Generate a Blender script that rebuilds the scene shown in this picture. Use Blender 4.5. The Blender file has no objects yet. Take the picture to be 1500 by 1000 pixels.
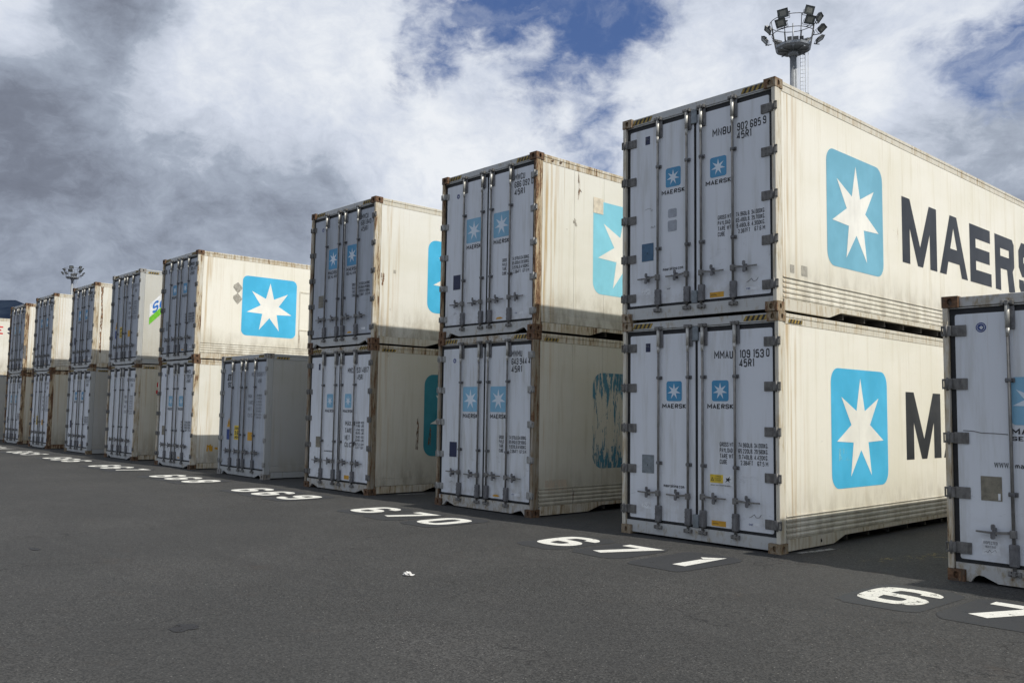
import bpy, bmesh, math, random
from math import radians, sin, cos, pi
from mathutils import Vector, Matrix

random.seed(7)
SC = bpy.context.scene
COL = SC.collection

# ------------------------------------------------------------------ camera
cam_d = bpy.data.cameras.new("camera")
cam = bpy.data.objects.new("camera", cam_d)
COL.objects.link(cam)
cam_d.sensor_width = 36.0
cam_d.lens = 1290.2 / 1500.0 * 36.0
cam_d.clip_start = 0.05
cam_d.clip_end = 20000.0
_r = Vector((0.67860789, 0.73435403, 0.01467957))
_u = Vector((0.04790813, -0.06419688, 0.99678662))
_f = Vector((-0.73293666, 0.67572399, 0.07874604))
cam.matrix_world = Matrix(((_r.x, _u.x, -_f.x, 5.599), (_r.y, _u.y, -_f.y, -9.504), (_r.z, _u.z, -_f.z, 1.643), (0, 0, 0, 1)))
SC.camera = cam

# ------------------------------------------------------------------ sun, exposure
SUN_DIR = Vector((0.776, 0.088, 1.0)).normalized()      # towards the sun
sun_d = bpy.data.lights.new("sun", 'SUN')
sun_d.energy = 4.0
sun_d.angle = radians(0.55)
sun_d.color = (1.0, 0.955, 0.87)
sun = bpy.data.objects.new("sun", sun_d)
COL.objects.link(sun)
sun.rotation_euler = SUN_DIR.to_track_quat('Z', 'Y').to_euler()
SC.view_settings.view_transform = 'Standard'
SC.view_settings.look = 'None'
SC.view_settings.exposure = 0.0
SC.view_settings.gamma = 1.0
SC.view_settings.use_curve_mapping = False
SC.render.engine = 'CYCLES'
SC.cycles.use_denoising = True
SC.cycles.use_adaptive_sampling = True
SC.cycles.adaptive_threshold = 0.02
SC.cycles.max_bounces = 5
SC.cycles.diffuse_bounces = 2
SC.cycles.glossy_bounces = 3
SC.cycles.transparent_max_bounces = 8

# ------------------------------------------------------------------ node helper
class NT:
    def __init__(s, nt): s.t = nt; s.n = nt.nodes; s.l = nt.links
    def put(s, node, i, v):
        if v is None: return
        if hasattr(v, 'links') or hasattr(v, 'is_output'): s.l.new(v, node.inputs[i])
        else:
            inp = node.inputs[i]
            if inp.type == 'RGBA' and len(v) == 3: v = (*v, 1)
            inp.default_value = v
    def math(s, op, a, b=None, c=None, clamp=False):
        m = s.n.new('ShaderNodeMath'); m.operation = op; m.use_clamp = clamp
        s.put(m, 0, a); s.put(m, 1, b); s.put(m, 2, c); return m.outputs[0]
    def vm(s, op, a, b=None, c=None, scale=None):
        m = s.n.new('ShaderNodeVectorMath'); m.operation = op
        s.put(m, 0, a); s.put(m, 1, b); s.put(m, 2, c)
        if scale is not None: s.put(m, 3, scale)
        return m.outputs[1] if op in ('DOT_PRODUCT', 'LENGTH', 'DISTANCE') else m.outputs[0]
    def noise(s, vec, scale, detail=4, rough=0.55, dist=0.0):
        m = s.n.new('ShaderNodeTexNoise'); s.put(m, 'Vector', vec)
        m.inputs['Scale'].default_value = scale; m.inputs['Detail'].default_value = detail
        m.inputs['Roughness'].default_value = rough; m.inputs['Distortion'].default_value = dist
        return m.outputs[0]
    def noisec(s, vec, scale, detail=3, rough=.55):
        m = s.n.new('ShaderNodeTexNoise'); s.put(m, 'Vector', vec)
        m.inputs['Scale'].default_value = scale; m.inputs['Detail'].default_value = detail
        m.inputs['Roughness'].default_value = rough
        return m.outputs[1]
    def voro(s, vec, scale, feature='F1', out=0):
        m = s.n.new('ShaderNodeTexVoronoi'); m.feature = feature; s.put(m, 'Vector', vec)
        m.inputs['Scale'].default_value = scale; return m.outputs[out]
    def mr(s, v, a, b, c=0.0, d=1.0, smooth=True):
        m = s.n.new('ShaderNodeMapRange'); m.interpolation_type = 'SMOOTHSTEP' if smooth else 'LINEAR'
        s.put(m, 0, v)
        for i, x in enumerate((a, b, c, d)): m.inputs[i + 1].default_value = x
        return m.outputs[0]
    def mix(s, f, a, b):
        m = s.n.new('ShaderNodeMix'); m.data_type = 'RGBA'
        s.put(m, 0, f); s.put(m, 6, a); s.put(m, 7, b); return m.outputs[2]
    def mul(s, col, f):
        return s.vm('SCALE', col, scale=f)
    def ramp(s, v, stops, interp='LINEAR'):
        m = s.n.new('ShaderNodeValToRGB'); cr = m.color_ramp; cr.interpolation = interp
        while len(cr.elements) < len(stops): cr.elements.new(0.5)
        for e, (p, c) in zip(cr.elements, stops): e.position = p; e.color = (*c, 1)
        s.put(m, 0, v); return m.outputs[0]
    def sep(s, v):
        m = s.n.new('ShaderNodeSeparateXYZ'); s.put(m, 0, v); return m.outputs
    def comb(s, x, y, z):
        m = s.n.new('ShaderNodeCombineXYZ'); s.put(m, 0, x); s.put(m, 1, y); s.put(m, 2, z); return m.outputs[0]

# ------------------------------------------------------------------ world: sky and clouds by direction
CPS=[(-0.908,0.201,0.367,1.00,0.62),(-0.886,0.267,0.380,1.00,0.20),(-0.866,0.319,0.384,1.00,0.22),(-0.840,0.371,0.396,1.00,0.85),(-0.810,0.423,0.406,1.00,0.88),(-0.765,0.493,0.414,1.00,0.85),(-0.717,0.555,0.422,0.60,0.80),(-0.675,0.606,0.421,0.15,0.80),(-0.624,0.656,0.425,0.20,0.80),(-0.565,0.709,0.422,0.62,0.60),(-0.494,0.765,0.413,0.80,0.62),(-0.409,0.818,0.406,0.75,0.60),(-0.316,0.865,0.390,0.85,0.66),(-0.920,0.205,0.335,1.00,0.72),(-0.901,0.254,0.351,1.00,0.32),(-0.890,0.296,0.346,1.00,0.22),(-0.868,0.342,0.360,1.00,0.72),(-0.848,0.383,0.366,1.00,0.86),(-0.835,0.411,0.366,1.00,0.62),(-0.813,0.449,0.371,1.00,0.88),(-0.779,0.504,0.373,0.95,0.90),(-0.751,0.547,0.370,0.30,0.85),(-0.715,0.593,0.369,0.95,0.74),(-0.671,0.632,0.387,0.85,0.72),(-0.639,0.663,0.390,0.20,0.80),(-0.603,0.700,0.383,0.25,0.70),(-0.566,0.734,0.374,0.85,0.84),(-0.515,0.773,0.371,0.95,0.86),(-0.401,0.843,0.358,0.95,0.86),(-0.359,0.859,0.364,0.70,0.60),(-0.325,0.871,0.368,0.70,0.60),(-0.284,0.894,0.346,0.45,0.70),(-0.931,0.210,0.299,1.00,0.27),(-0.916,0.248,0.315,1.00,0.50),(-0.901,0.294,0.320,1.00,0.60),(-0.882,0.334,0.333,1.00,0.82),(-0.865,0.378,0.329,1.00,0.82),(-0.840,0.426,0.335,1.00,0.74),(-0.814,0.476,0.334,1.00,0.86),(-0.783,0.526,0.332,1.00,0.92),(-0.747,0.567,0.348,0.40,0.90),(-0.720,0.607,0.336,0.95,0.93),(-0.691,0.631,0.352,0.12,0.80),(-0.666,0.660,0.347,0.50,0.70),(-0.635,0.692,0.344,0.90,0.72),(-0.594,0.734,0.329,0.95,0.88),(-0.540,0.770,0.339,0.95,0.88),(-0.365,0.871,0.328,0.95,0.72),(-0.315,0.893,0.320,0.25,0.60),(-0.283,0.906,0.315,0.60,0.45),(-0.942,0.209,0.264,1.00,0.22),(-0.927,0.253,0.278,1.00,0.32),(-0.908,0.312,0.280,1.00,0.50),(-0.882,0.372,0.288,1.00,0.52),(-0.861,0.415,0.293,1.00,0.62),(-0.836,0.466,0.292,1.00,0.58),(-0.799,0.519,0.303,1.00,0.84),(-0.768,0.570,0.293,1.00,0.92),(-0.717,0.625,0.309,1.00,0.95),(-0.675,0.669,0.310,0.95,0.86),(-0.647,0.705,0.292,0.50,0.65),(-0.622,0.722,0.302,0.70,0.60),(-0.343,0.895,0.286,1.00,0.42),(-0.287,0.915,0.284,1.00,0.38),(-0.309,0.921,0.236,1.00,0.36),(-0.950,0.219,0.221,1.00,0.22),(-0.937,0.265,0.227,1.00,0.30),(-0.916,0.316,0.247,1.00,0.42),(-0.892,0.378,0.248,1.00,0.40),(-0.861,0.440,0.254,1.00,0.38),(-0.829,0.496,0.259,1.00,0.42),(-0.792,0.552,0.263,1.00,0.82),(-0.766,0.589,0.258,1.00,0.90),(-0.661,0.698,0.274,1.00,0.92),(-0.634,0.725,0.271,0.50,0.60),(-0.955,0.228,0.189,1.00,0.28),(-0.941,0.281,0.188,1.00,0.42),(-0.918,0.340,0.202,1.00,0.38),(-0.892,0.402,0.208,1.00,0.38),(-0.863,0.459,0.213,1.00,0.36),(-0.832,0.508,0.224,1.00,0.45),(-0.960,0.237,0.150,1.00,0.36),(-0.942,0.296,0.156,1.00,0.38),(-0.920,0.357,0.161,1.00,0.36),(-0.883,0.439,0.167,1.00,0.40),(-0.965,0.234,0.116,1.00,0.30),(-0.952,0.280,0.127,1.00,0.32),]
world = bpy.data.worlds.new("World")
SC.world = world
world.use_nodes = True
w = NT(world.node_tree)
w.n.clear()
_out = w.n.new('ShaderNodeOutputWorld')
_bg = w.n.new('ShaderNodeBackground')
_bg.inputs[1].default_value = 0.1
w.l.new(_bg.outputs[0], _out.inputs[0])
_tc = w.n.new('ShaderNodeTexCoord')
D = w.vm('NORMALIZE', _tc.outputs['Generated'])
_sky = w.n.new('ShaderNodeTexSky')
_sky.sky_type = 'NISHITA'
_sky.sun_disc = False
_sky.sun_elevation = math.asin(SUN_DIR.z)
_sky.sun_rotation = math.atan2(SUN_DIR.x, SUN_DIR.y)
_sky.air_density = 1.0
_sky.dust_density = 0.3
_sky.ozone_density = 3.0
n1 = w.noisec(D, 8.0, 7, .62)
warp = w.vm('SCALE', w.vm('SUBTRACT', n1, (.5, .5, .5)), scale=0.075)
DW = w.vm('NORMALIZE', w.vm('ADD', D, warp))
# a loose map of cloud cover and cloud brightness: rows by elevation, colour ramps by azimuth
def _sky_at(v):
    sc_, sb, sw = .0006 * .72, .0006 * .45, .0006
    for (x, y, z, c, b) in CPS:
        e = math.exp(1500.0 * (v[0] * x + v[1] * y + v[2] * z - 1))
        sc_ += e * c; sb += e * b; sw += e
    return sc_ / sw, sb / sw
AZ0, AZ1 = 14.0, 84.0
ROWS_EL = [3.0, 6.5, 8.5, 10.5, 12.5, 14.5, 16.5, 18.5, 20.5, 22.5, 24.5, 29.0, 40.0]
xyz = w.sep(DW)
azf = w.mr(w.math('ARCTAN2', w.math('MULTIPLY', xyz[0], -1.0), xyz[1]), radians(AZ0), radians(AZ1), 0, 1, False)
elv = w.math('ARCSINE', xyz[2])
rowc = None
for ri, el in enumerate(ROWS_EL):
    stops = []
    for k in range(32):
        az = radians(AZ0 + (AZ1 - AZ0) * k / 31); e_ = radians(el)
        c, b = _sky_at((-sin(az) * cos(e_), cos(az) * cos(e_), sin(e_)))
        if k in (0, 31) or ri == len(ROWS_EL) - 1: c, b = .74, .52
        stops.append((k / 31, (c, b, 0)))
    rc = w.ramp(azf, stops)
    rowc = rc if rowc is None else w.mix(w.mr(elv, radians(ROWS_EL[ri - 1]), radians(el), 0, 1, False), rowc, rc)
cov, bri, _ = w.sep(rowc)
fl = w.vm('MULTIPLY', D, (1.0, 1.0, 1.5))
wd = w.vm('ADD', fl, w.vm('SCALE', w.vm('SUBTRACT', w.noisec(fl, 5.0, 4, .6), (.5, .5, .5)), scale=.16))
f1 = w.noise(wd, 9.0, 10, .60)
f2 = w.noise(w.vm('ADD', wd, (3.1, 1.7, 5.2)), 7.5, 13, .67)
f3 = w.noise(w.vm('ADD', fl, (7.1, 2.3, 1.2)), 30.0, 6, .62, .3)
covf = w.math('ADD', w.math('MULTIPLY_ADD', cov, 1.45, -.52), w.math('ADD', w.math('MULTIPLY_ADD', f1, 1.7, -.80), w.math('MULTIPLY_ADD', f3, .55, -.275)))
covm = w.mr(covf, .02, .62)
wisp = w.mr(w.noise(w.vm('MULTIPLY', w.vm('ADD', D, warp), (3.0, 3.0, 9.0)), 2.2, 6, .6, .4), .42, .78, 0, .55)
covm = w.math('MAXIMUM', covm, wisp)
brs = w.mr(bri, .20, .74, .20, .83, False)
brf = w.math('ADD', brs, w.math('ADD', w.math('MULTIPLY_ADD', f2, .86, -.44), w.math('MULTIPLY_ADD', f3, .26, -.13)))
brf = w.math('ADD', brf, w.math('MULTIPLY', w.math('SUBTRACT', covm, 1.0), -.18))
brf = w.mr(brf, .04, .96, .0, .93, False)
ccol = w.ramp(brf, [(0.0, (.148, .165, .212)), (.20, (.200, .225, .285)), (.34, (.295, .335, .415)), (.46, (.38, .43, .52)),
                    (.54, (.50, .55, .645)), (.70, (.64, .69, .79)), (.88, (.80, .835, .89)), (1.0, (.90, .92, .95))])
blue = w.mix(.6, _sky.outputs[0], (0.52, 1.05, 3.2))
skycol = w.mix(covm, blue, w.vm('SCALE', ccol, scale=10.0))
w.l.new(skycol, _bg.inputs[0])
world.cycles.sampling_method = 'MANUAL'
world.cycles.sample_map_resolution = 512

# ------------------------------------------------------------------ materials
MATS = {}
def new_mat(name):
    m = bpy.data.materials.new(name); m.use_nodes = True
    t = NT(m.node_tree); b = t.n['Principled BSDF']
    MATS[name] = m
    return m, t, b
def bump(t, b, h, strength, dist=0.01):
    m = t.n.new('ShaderNodeBump'); m.inputs['Strength'].default_value = strength; m.inputs['Distance'].default_value = dist
    t.put(m, 'Height', h); t.l.new(m.outputs[0], b.inputs['Normal'])
def pos(t):
    "world position, so that no two containers wear alike"
    return t.n.new('ShaderNodeNewGeometry').outputs['Position']
def objc(t):
    return t.n.new('ShaderNodeTexCoord').outputs['Object']

RUST = [(0.0, (.040, .020, .012)), (.42, (.11, .055, .028)), (.6, (.22, .125, .065)), (1.0, (.36, .26, .16))]

def side_paint(name, base, streak=.5, edge=.5, grime=.6, spots=.3, blue_peel=None):
    "weathered white reefer side; object space is the container: y from the door end, z up"
    m, t, b = new_mat(name)
    P = pos(t); O = objc(t)
    ox, oy, oz = t.sep(O)
    V = t.vm('MULTIPLY', P, (7.0, 7.0, .45))
    n = t.noise(V, 1.0, 7, .65)
    big = t.noise(t.vm('MULTIPLY', P, (.5, .5, 1.0)), 1.0, 4, .55)
    fine = t.noise(t.vm('MULTIPLY', P, (60, 60, 12)), 1.0, 3, .6)
    col = t.mix(t.mr(big, .35, .7), base, tuple(c * k for c, k in zip(base, (.93, .925, .89))))
    col = t.mix(t.math('MULTIPLY', t.mr(n, .50, .76), streak), col, tuple(c * k for c, k in zip(base, (.70, .66, .54))))
    col = t.mix(t.math('MULTIPLY', t.mr(fine, .5, .8), .16), col, tuple(c * .68 for c in base))
    # yellow-brown weathering that runs down beside the corner post
    ed = t.math('MULTIPLY', t.mr(oy, .15, .85, 1, 0), t.mr(t.noise(t.vm('MULTIPLY', P, (16, 16, .5)), 1.0, 5, .6), .46, .68))
    col = t.mix(t.math('MULTIPLY', ed, edge, clamp=True), col, (.50, .36, .19))
    # under the roof rail, streaks of rust-tinted water
    tp = t.math('MULTIPLY', t.mr(oz, 1.6, 2.74, 0, 1), t.mr(t.noise(t.vm('MULTIPLY', P, (20, 20, .35)), 1.0, 5, .6), .58, .74))
    col = t.mix(t.math('MULTIPLY', tp, edge * .55), col, (.42, .30, .17))
    # splashed dirt near the floor
    gr = t.math('MULTIPLY', t.mr(oz, .12, .95, 1, 0), t.math('ADD', .35, t.mr(t.noise(t.vm('MULTIPLY', P, (5, 5, 2)), 1.0, 6, .65), .38, .66)))
    col = t.mix(t.math('MULTIPLY', gr, grime, clamp=True), col, (.33, .29, .215))
    # scuffs, chips
    sp = t.mr(t.noise(t.vm('MULTIPLY', P, (9, 9, 6)), 1.0, 5, .72), .69, .735)
    col = t.mix(t.math('MULTIPLY', sp, spots), col, (.17, .10, .055))
    sc = t.mr(t.noise(t.vm('MULTIPLY', P, (2.5, 2.5, 9)), 1.0, 6, .75, 1.2), .66, .72)
    col = t.mix(t.math('MULTIPLY', sc, spots * .7), col, (.33, .32, .30))
    t.l.new(col, b.inputs['Base Color'])
    t.put(b, 'Roughness', t.mr(n, .3, .7, .38, .6))
    bump(t, b, t.math('ADD', t.noise(t.vm('MULTIPLY', P, (1.6, 1.6, .8)), 1.0, 2, .5), t.math('MULTIPLY', n, .04)), .35, .012)
    return m

def worn_print(name, base, chip=.35, peel=0.0, streak=.3, under=None):
    "vinyl or painted print on a side; where it has come off one sees what is beneath"
    m, t, b = new_mat(name)
    P = pos(t); O = objc(t)
    n = t.noise(t.vm('MULTIPLY', P, (8, 8, .8)), 1.0, 6, .65)
    fade = t.noise(t.vm('MULTIPLY', P, (1.5, 1.5, 1.5)), 1.0, 4, .6)
    col = t.mix(t.mr(fade, .3, .75), base, tuple(min(1, c * 1.18 + .02) for c in base))
    col = t.mix(t.math('MULTIPLY', t.mr(n, .5, .75), streak), col, tuple(c * .72 + .03 for c in base))
    t.l.new(col, b.inputs['Base Color'])
    b.inputs['Roughness'].default_value = .45
    a = None
    if peel > 0:
        ox, oy, oz = t.sep(O)
        mid = t.math('MULTIPLY', t.mr(oz, .8, 1.25), t.mr(oz, 2.2, 1.7))
        pn = t.noise(t.vm('MULTIPLY', P, (17, 17, 3.2)), 1.0, 8, .72, .5)
        th = t.math('ADD', t.math('MULTIPLY', mid, .12), peel)
        a = t.mr(t.math('SUBTRACT', pn, th), -.01, .015)
    elif chip > 0:
        pn = t.noise(t.vm('MULTIPLY', P, (14, 14, 11)), 1.0, 6, .75)
        a = t.mr(pn, .66 + .06 * (1 - chip), .68 + .06 * (1 - chip), 1, 1 - chip)
    if a is not None: t.l.new(a, b.inputs['Alpha'])
    return m

def frame_paint(name, base, rust=.3, streaky=True):
    m, t, b = new_mat(name)
    P = pos(t)
    n = t.noise(t.vm('MULTIPLY', P, (18, 18, 2.2 if streaky else 9)), 1.0, 8, .68, .3)
    n2 = t.noise(P, 2.3, 4, .6)
    s = t.math('ADD', n, t.math('MULTIPLY_ADD', n2, .35, -.175))
    rc = t.ramp(t.noise(P, 26, 5, .7), RUST)
    th = .80 - .42 * rust
    col = t.mix(t.mr(s, th - .22, th), base, tuple(c * k for c, k in zip(base, (.72, .62, .47))))
    col = t.mix(t.mr(s, th - .02, th + .05), col, rc)
    col = t.mix(t.math('MULTIPLY', t.mr(t.noise(P, 55, 4, .7), .6, .75), .35), col, (.14, .13, .12))
    t.l.new(col, b.inputs['Base Color'])
    t.put(b, 'Roughness', t.mr(s, th - .1, th + .05, .45, .85))
    bump(t, b, s, .25, .004)
    return m

def steel(name, base, metallic=.35, rough=.5, rust=.1):
    m, t, b = new_mat(name)
    P = pos(t)
    n = t.noise(t.vm('MULTIPLY', P, (22, 22, 10)), 1.0, 6, .65)
    col = t.mix(t.mr(n, .35, .7), tuple(c * 1.15 for c in base), tuple(c * .62 for c in base))
    rc = t.ramp(t.noise(P, 40, 4, .7), RUST)
    col = t.mix(t.math('MULTIPLY', t.mr(t.noise(P, 9, 6, .7), .72 - .3 * rust, .8 - .3 * rust), min(1, rust * 3)), col, rc)
    t.l.new(col, b.inputs['Base Color'])
    b.inputs['Metallic'].default_value = metallic
    b.inputs['Roughness'].default_value = rough
    bump(t, b, n, .15, .002)
    return m

def flat(name, base, rough=.5, var=.15, metallic=0.0):
    m, t, b = new_mat(name)
    P = pos(t)
    n = t.noise(P, 12, 5, .65)
    col = t.mix(t.mr(n, .3, .72), tuple(min(1, c * (1 + var)) for c in base), tuple(c * (1 - var * 1.3) for c in base))
    t.l.new(col, b.inputs['Base Color'])
    b.inputs['Roughness'].default_value = rough
    b.inputs['Metallic'].default_value = metallic
    return m

WHITE = (.82, .792, .70)
side_paint('side_cream', WHITE, .5, .85, .55, .4)
side_paint('side_clean', (.78, .77, .72), .35, .55, .6, .25)
side_paint('side_worn', (.76, .745, .67), .5, 1.0, .6, .55)
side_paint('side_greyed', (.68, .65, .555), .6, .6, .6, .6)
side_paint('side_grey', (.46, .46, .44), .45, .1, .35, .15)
side_paint('side_grey2', (.56, .555, .51), .3, .1, .3, .1)
side_paint('side_pale', (.80, .785, .72), .4, .8, .6, .4)
def door_paint(name, base, dirt):
    m, t, b = new_mat(name)
    P = pos(t)
    n = t.noise(t.vm('MULTIPLY', P, (9, 9, .9)), 1.0, 6, .62)
    col = t.mix(t.math('MULTIPLY', t.mr(n, .46, .74), dirt), base, tuple(c * k for c, k in zip(base, (.74, .72, .66))))
    sp = t.mr(t.noise(P, 11, 6, .78), .70, .73)
    col = t.mix(t.math('MULTIPLY', sp, dirt * .9), col, (.20, .17, .14))
    ox, oy, oz = t.sep(objc(t))
    gr = t.math('MULTIPLY', t.mr(oz, .15, .8, 1, 0), t.mr(t.noise(P, 6, 5, .6), .4, .68))
    col = t.mix(t.math('MULTIPLY', gr, dirt * .6), col, (.33, .30, .25))
    t.l.new(col, b.inputs['Base Color'])
    t.put(b, 'Roughness', t.mr(n, .3, .7, .4, .6))
    # grey rub marks round the handles and along the bars
    rb = t.math('MULTIPLY', t.mr(t.noise(t.vm('MULTIPLY', P, (5, 5, 11)), 1.0, 7, .75, .8), .58, .68), t.math('MULTIPLY', t.mr(oz, .2, .5), t.mr(oz, 1.2, .75)))
    col = t.mix(t.math('MULTIPLY', rb, dirt * .7, clamp=True), col, tuple(c * .55 for c in base))
    # rust weeping from the top gasket
    ru = t.math('MULTIPLY', t.mr(oz, 2.0, 2.72), t.mr(t.noise(t.vm('MULTIPLY', P, (24, 24, .6)), 1.0, 5, .6), .62, .74))
    col = t.mix(t.math('MULTIPLY', ru, dirt * .8, clamp=True), col, (.40, .29, .17))
    t.l.new(col, b.inputs['Base Color'])
    bump(t, b, t.noise(P, 1.4, 2, .5), .3, .012)
door_paint('door_white', (.715, .745, .785), .6)
door_paint('door_worn', (.67, .70, .735), .9)
door_paint('door_grey', (.44, .475, .525), .7)
frame_paint('frame_light', (.64, .605, .51), .30)
frame_paint('frame_worn', (.64, .605, .52), .50)
frame_paint('frame_rusty', (.57, .51, .41), .74)
frame_paint('frame_dark', (.33, .30, .25), .55)  # darker grey-brown base, with rust
frame_paint('frame_grey', (.44, .45, .44), .08)
frame_paint('front_light', (.50, .51, .50), .16, False)
frame_paint('front_rusty', (.50, .50, .48), .40, False)
frame_paint('casting_tan', (.34, .29, .22), .62, False)
frame_paint('casting_rusty', (.12, .085, .062), .80, False)
frame_paint('casting_grey', (.30, .29, .27), .3, False)
steel('bar_steel', (.20, .195, .185), .25, .5, .12)
steel('hinge_steel', (.18, .175, .165), .25, .6, .18)
steel('hinge_white', (.34, .34, .325), .15, .55, .3)
steel('bracket_steel', (.17, .17, .175), .3, .5, .15)
steel('sleeve_steel', (.50, .49, .45), .35, .4, .05)
flat('gasket_rubber', (.012, .013, .015), .6, .3)
flat('dark_void', (.012, .010, .009), .9, .2)
flat('underframe_paint', (.06, .055, .05), .8)
flat('roof_paint', (.55, .54, .50), .5)
worn_print('logo_faded', (.145, .385, .51), .35, 0, .25)
worn_print('logo_bright', (.052, .42, .68), .2, 0, .15)
worn_print('logo_pale', (.22, .57, .70), .15, 0, .25)
worn_print('logo_residue', (.22, .52, .62), 0, .46, .3)
worn_print('logo_teal', (.018, .21, .27), .5, 0, .4)
worn_print('logo_peeled', (.055, .20, .28), 0, .46, .6)
worn_print('star_white', (.76, .75, .69), .12, 0, .3)
worn_print('letter_black', (.014, .017, .023), .6, 0, .1)
worn_print('door_blue', (.055, .26, .46), .1, 0, .2)
worn_print('door_blue_pale', (.20, .42, .58), .35, 0, .5)
worn_print('door_star', (.62, .70, .77), .1, 0, .2)
flat('ink_black', (.018, .019, .022), .5)
flat('ink_grey', (.17, .175, .19), .5)
flat('ink_blue', (.02, .05, .22), .5)
flat('ink_navy', (.014, .02, .065), .5)
flat('ink_red', (.62, .045, .05), .5)
flat('ink_sea_blue', (.03, .17, .55), .5)
flat('ink_green', (.16, .52, .03), .5)
flat('label_orange', (.62, .33, .03), .5)
flat('label_yellow', (.72, .52, .05), .5)
flat('label_white', (.72, .74, .76), .5)
flat('label_steel', (.22, .25, .27), .4, .2, .3)
flat('label_tan', (.22, .20, .15), .5, .25)
flat('label_blue_grey', (.055, .13, .22), .5)
flat('placard_grey', (.36, .34, .29), .6, .25)
flat('primer_tan', (.66, .59, .47), .6)
flat('stripe_black', (.025, .023, .02), .6, .4)
flat('stripe_yellow', (.34, .235, .05), .6, .4)
_m = frame_paint('rust_scab', (.42, .24, .12), .9, False)
_t = NT(_m.node_tree)
_t.l.new(_t.mr(_t.noise(_t.vm('MULTIPLY', pos(_t), (30, 30, 7)), 1.0, 6, .7), .40, .56), _t.n['Principled BSDF'].inputs['Alpha'])
coat_smudge = worn_print('tan_smudge', (.55, .46, .35), 0, .47, .3)

# asphalt
def asphalt():
    m, t, b = new_mat('asphalt')
    P = pos(t)
    g1 = t.noise(P, 95, 3, .7)
    v = t.voro(P, 75)
    vc = t.voro(P, 75, out=1)
    big = t.noise(P, .35, 5, .6)
    mid = t.noise(P, 2.6, 5, .6)
    base = t.mix(t.mr(big, .35, .68), (.0535, .0535, .0525), (.0675, .067, .0655))
    base = t.mix(t.math('MULTIPLY', t.mr(mid, .45, .75), .5), base, (.048, .0465, .0445))
    vr, vg, vb = t.sep(vc)
    st = t.mix(t.mr(vr, .0, 1.0), (.20, .195, .185), (1.55, 1.53, 1.48))
    col = t.vm('MULTIPLY', base, t.mix(t.mr(g1, .35, .7), (.70, .70, .70), (1.25, 1.24, 1.22)))
    col = t.vm('MULTIPLY', col, t.mix(.55, (1, 1, 1), st))
    # pale stones here and there
    ps = t.math('MULTIPLY', t.math('GREATER_THAN', vg, .985), t.mr(v, .5, .3))
    col = t.mix(ps, col, (.19, .185, .17))
    # dark pits
    dp = t.mr(t.noise(P, 24, 5, .75), .67, .73)
    col = t.mix(t.math('MULTIPLY', dp, .6), col, (.022, .021, .021))
    # faint long tyre-worn and stained streaks along the lane
    tr = t.mr(t.noise(t.vm('MULTIPLY', P, (.10, 1.3, 1)), 1.0, 5, .6), .56, .75)
    col = t.mix(t.math('MULTIPLY', tr, .42), col, (.036, .034, .033))
    br = t.mr(t.noise(P, 1.1, 6, .7), .60, .72)
    col = t.mix(t.math('MULTIPLY', br, .35), col, (.060, .047, .038))
    # broad dull patches where the paving was topped up
    tp = t.mr(t.noise(t.vm('MULTIPLY', P, (.22, .5, 1)), 1.0, 3, .5, .6), .50, .54)
    col = t.mix(t.math('MULTIPLY', tp, .22), col, (.040, .040, .039))
    # hairline cracks
    cv = t.voro(t.vm('ADD', P, t.vm('SCALE', t.noisec(P, 1.6, 5, .65), scale=.9)), .42, 'DISTANCE_TO_EDGE')
    ck = t.math('MULTIPLY', t.mr(cv, .0, .007, 1, 0), t.mr(t.noise(P, .8, 3, .6), .50, .60))
    col = t.mix(t.math('MULTIPLY', ck, .75), col, (.018, .017, .017))
    t.l.new(col, b.inputs['Base Color'])
    b.inputs['Roughness'].default_value = .82
    b.inputs['Specular IOR Level'].default_value = .3
    bump(t, b, t.math('SUBTRACT', t.math('ADD', g1, t.math('MULTIPLY', v, .8)), t.math('MULTIPLY', ck, 1.2)), .55, .006)
    return m
asphalt()
def coat(name, base, thr, edge):
    m, t, b = new_mat(name)
    P = pos(t)
    g1 = t.noise(P, 95, 3, .7)
    n = t.noise(P, 9, 7, .75)
    col = t.mix(t.mr(g1, .3, .75), tuple(c * .8 for c in base), tuple(min(1, c * 1.12) for c in base))
    t.l.new(col, b.inputs['Base Color'])
    b.inputs['Roughness'].default_value = .7
    a = t.mr(t.math('ADD', n, t.math('MULTIPLY', g1, .35)), thr, thr + edge, 1, 0)
    t.l.new(a, b.inputs['Alpha'])
    bump(t, b, t.math('ADD', g1, t.math('MULTIPLY', t.voro(P, 75), .5)), .3, .004)
coat('road_white', (.74, .73, .67), .79, .05)
coat('road_white_worn', (.70, .69, .62), .735, .05)
coat('blackout_paint', (.033, .034, .036), .80, .10)
coat('oil_stain', (.022, .021, .022), .70, .14)
coat('road_yellow_ghost', (.26, .20, .07), .54, .10)
coat('road_white_ghost', (.30, .30, .29), .66, .1)

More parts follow.
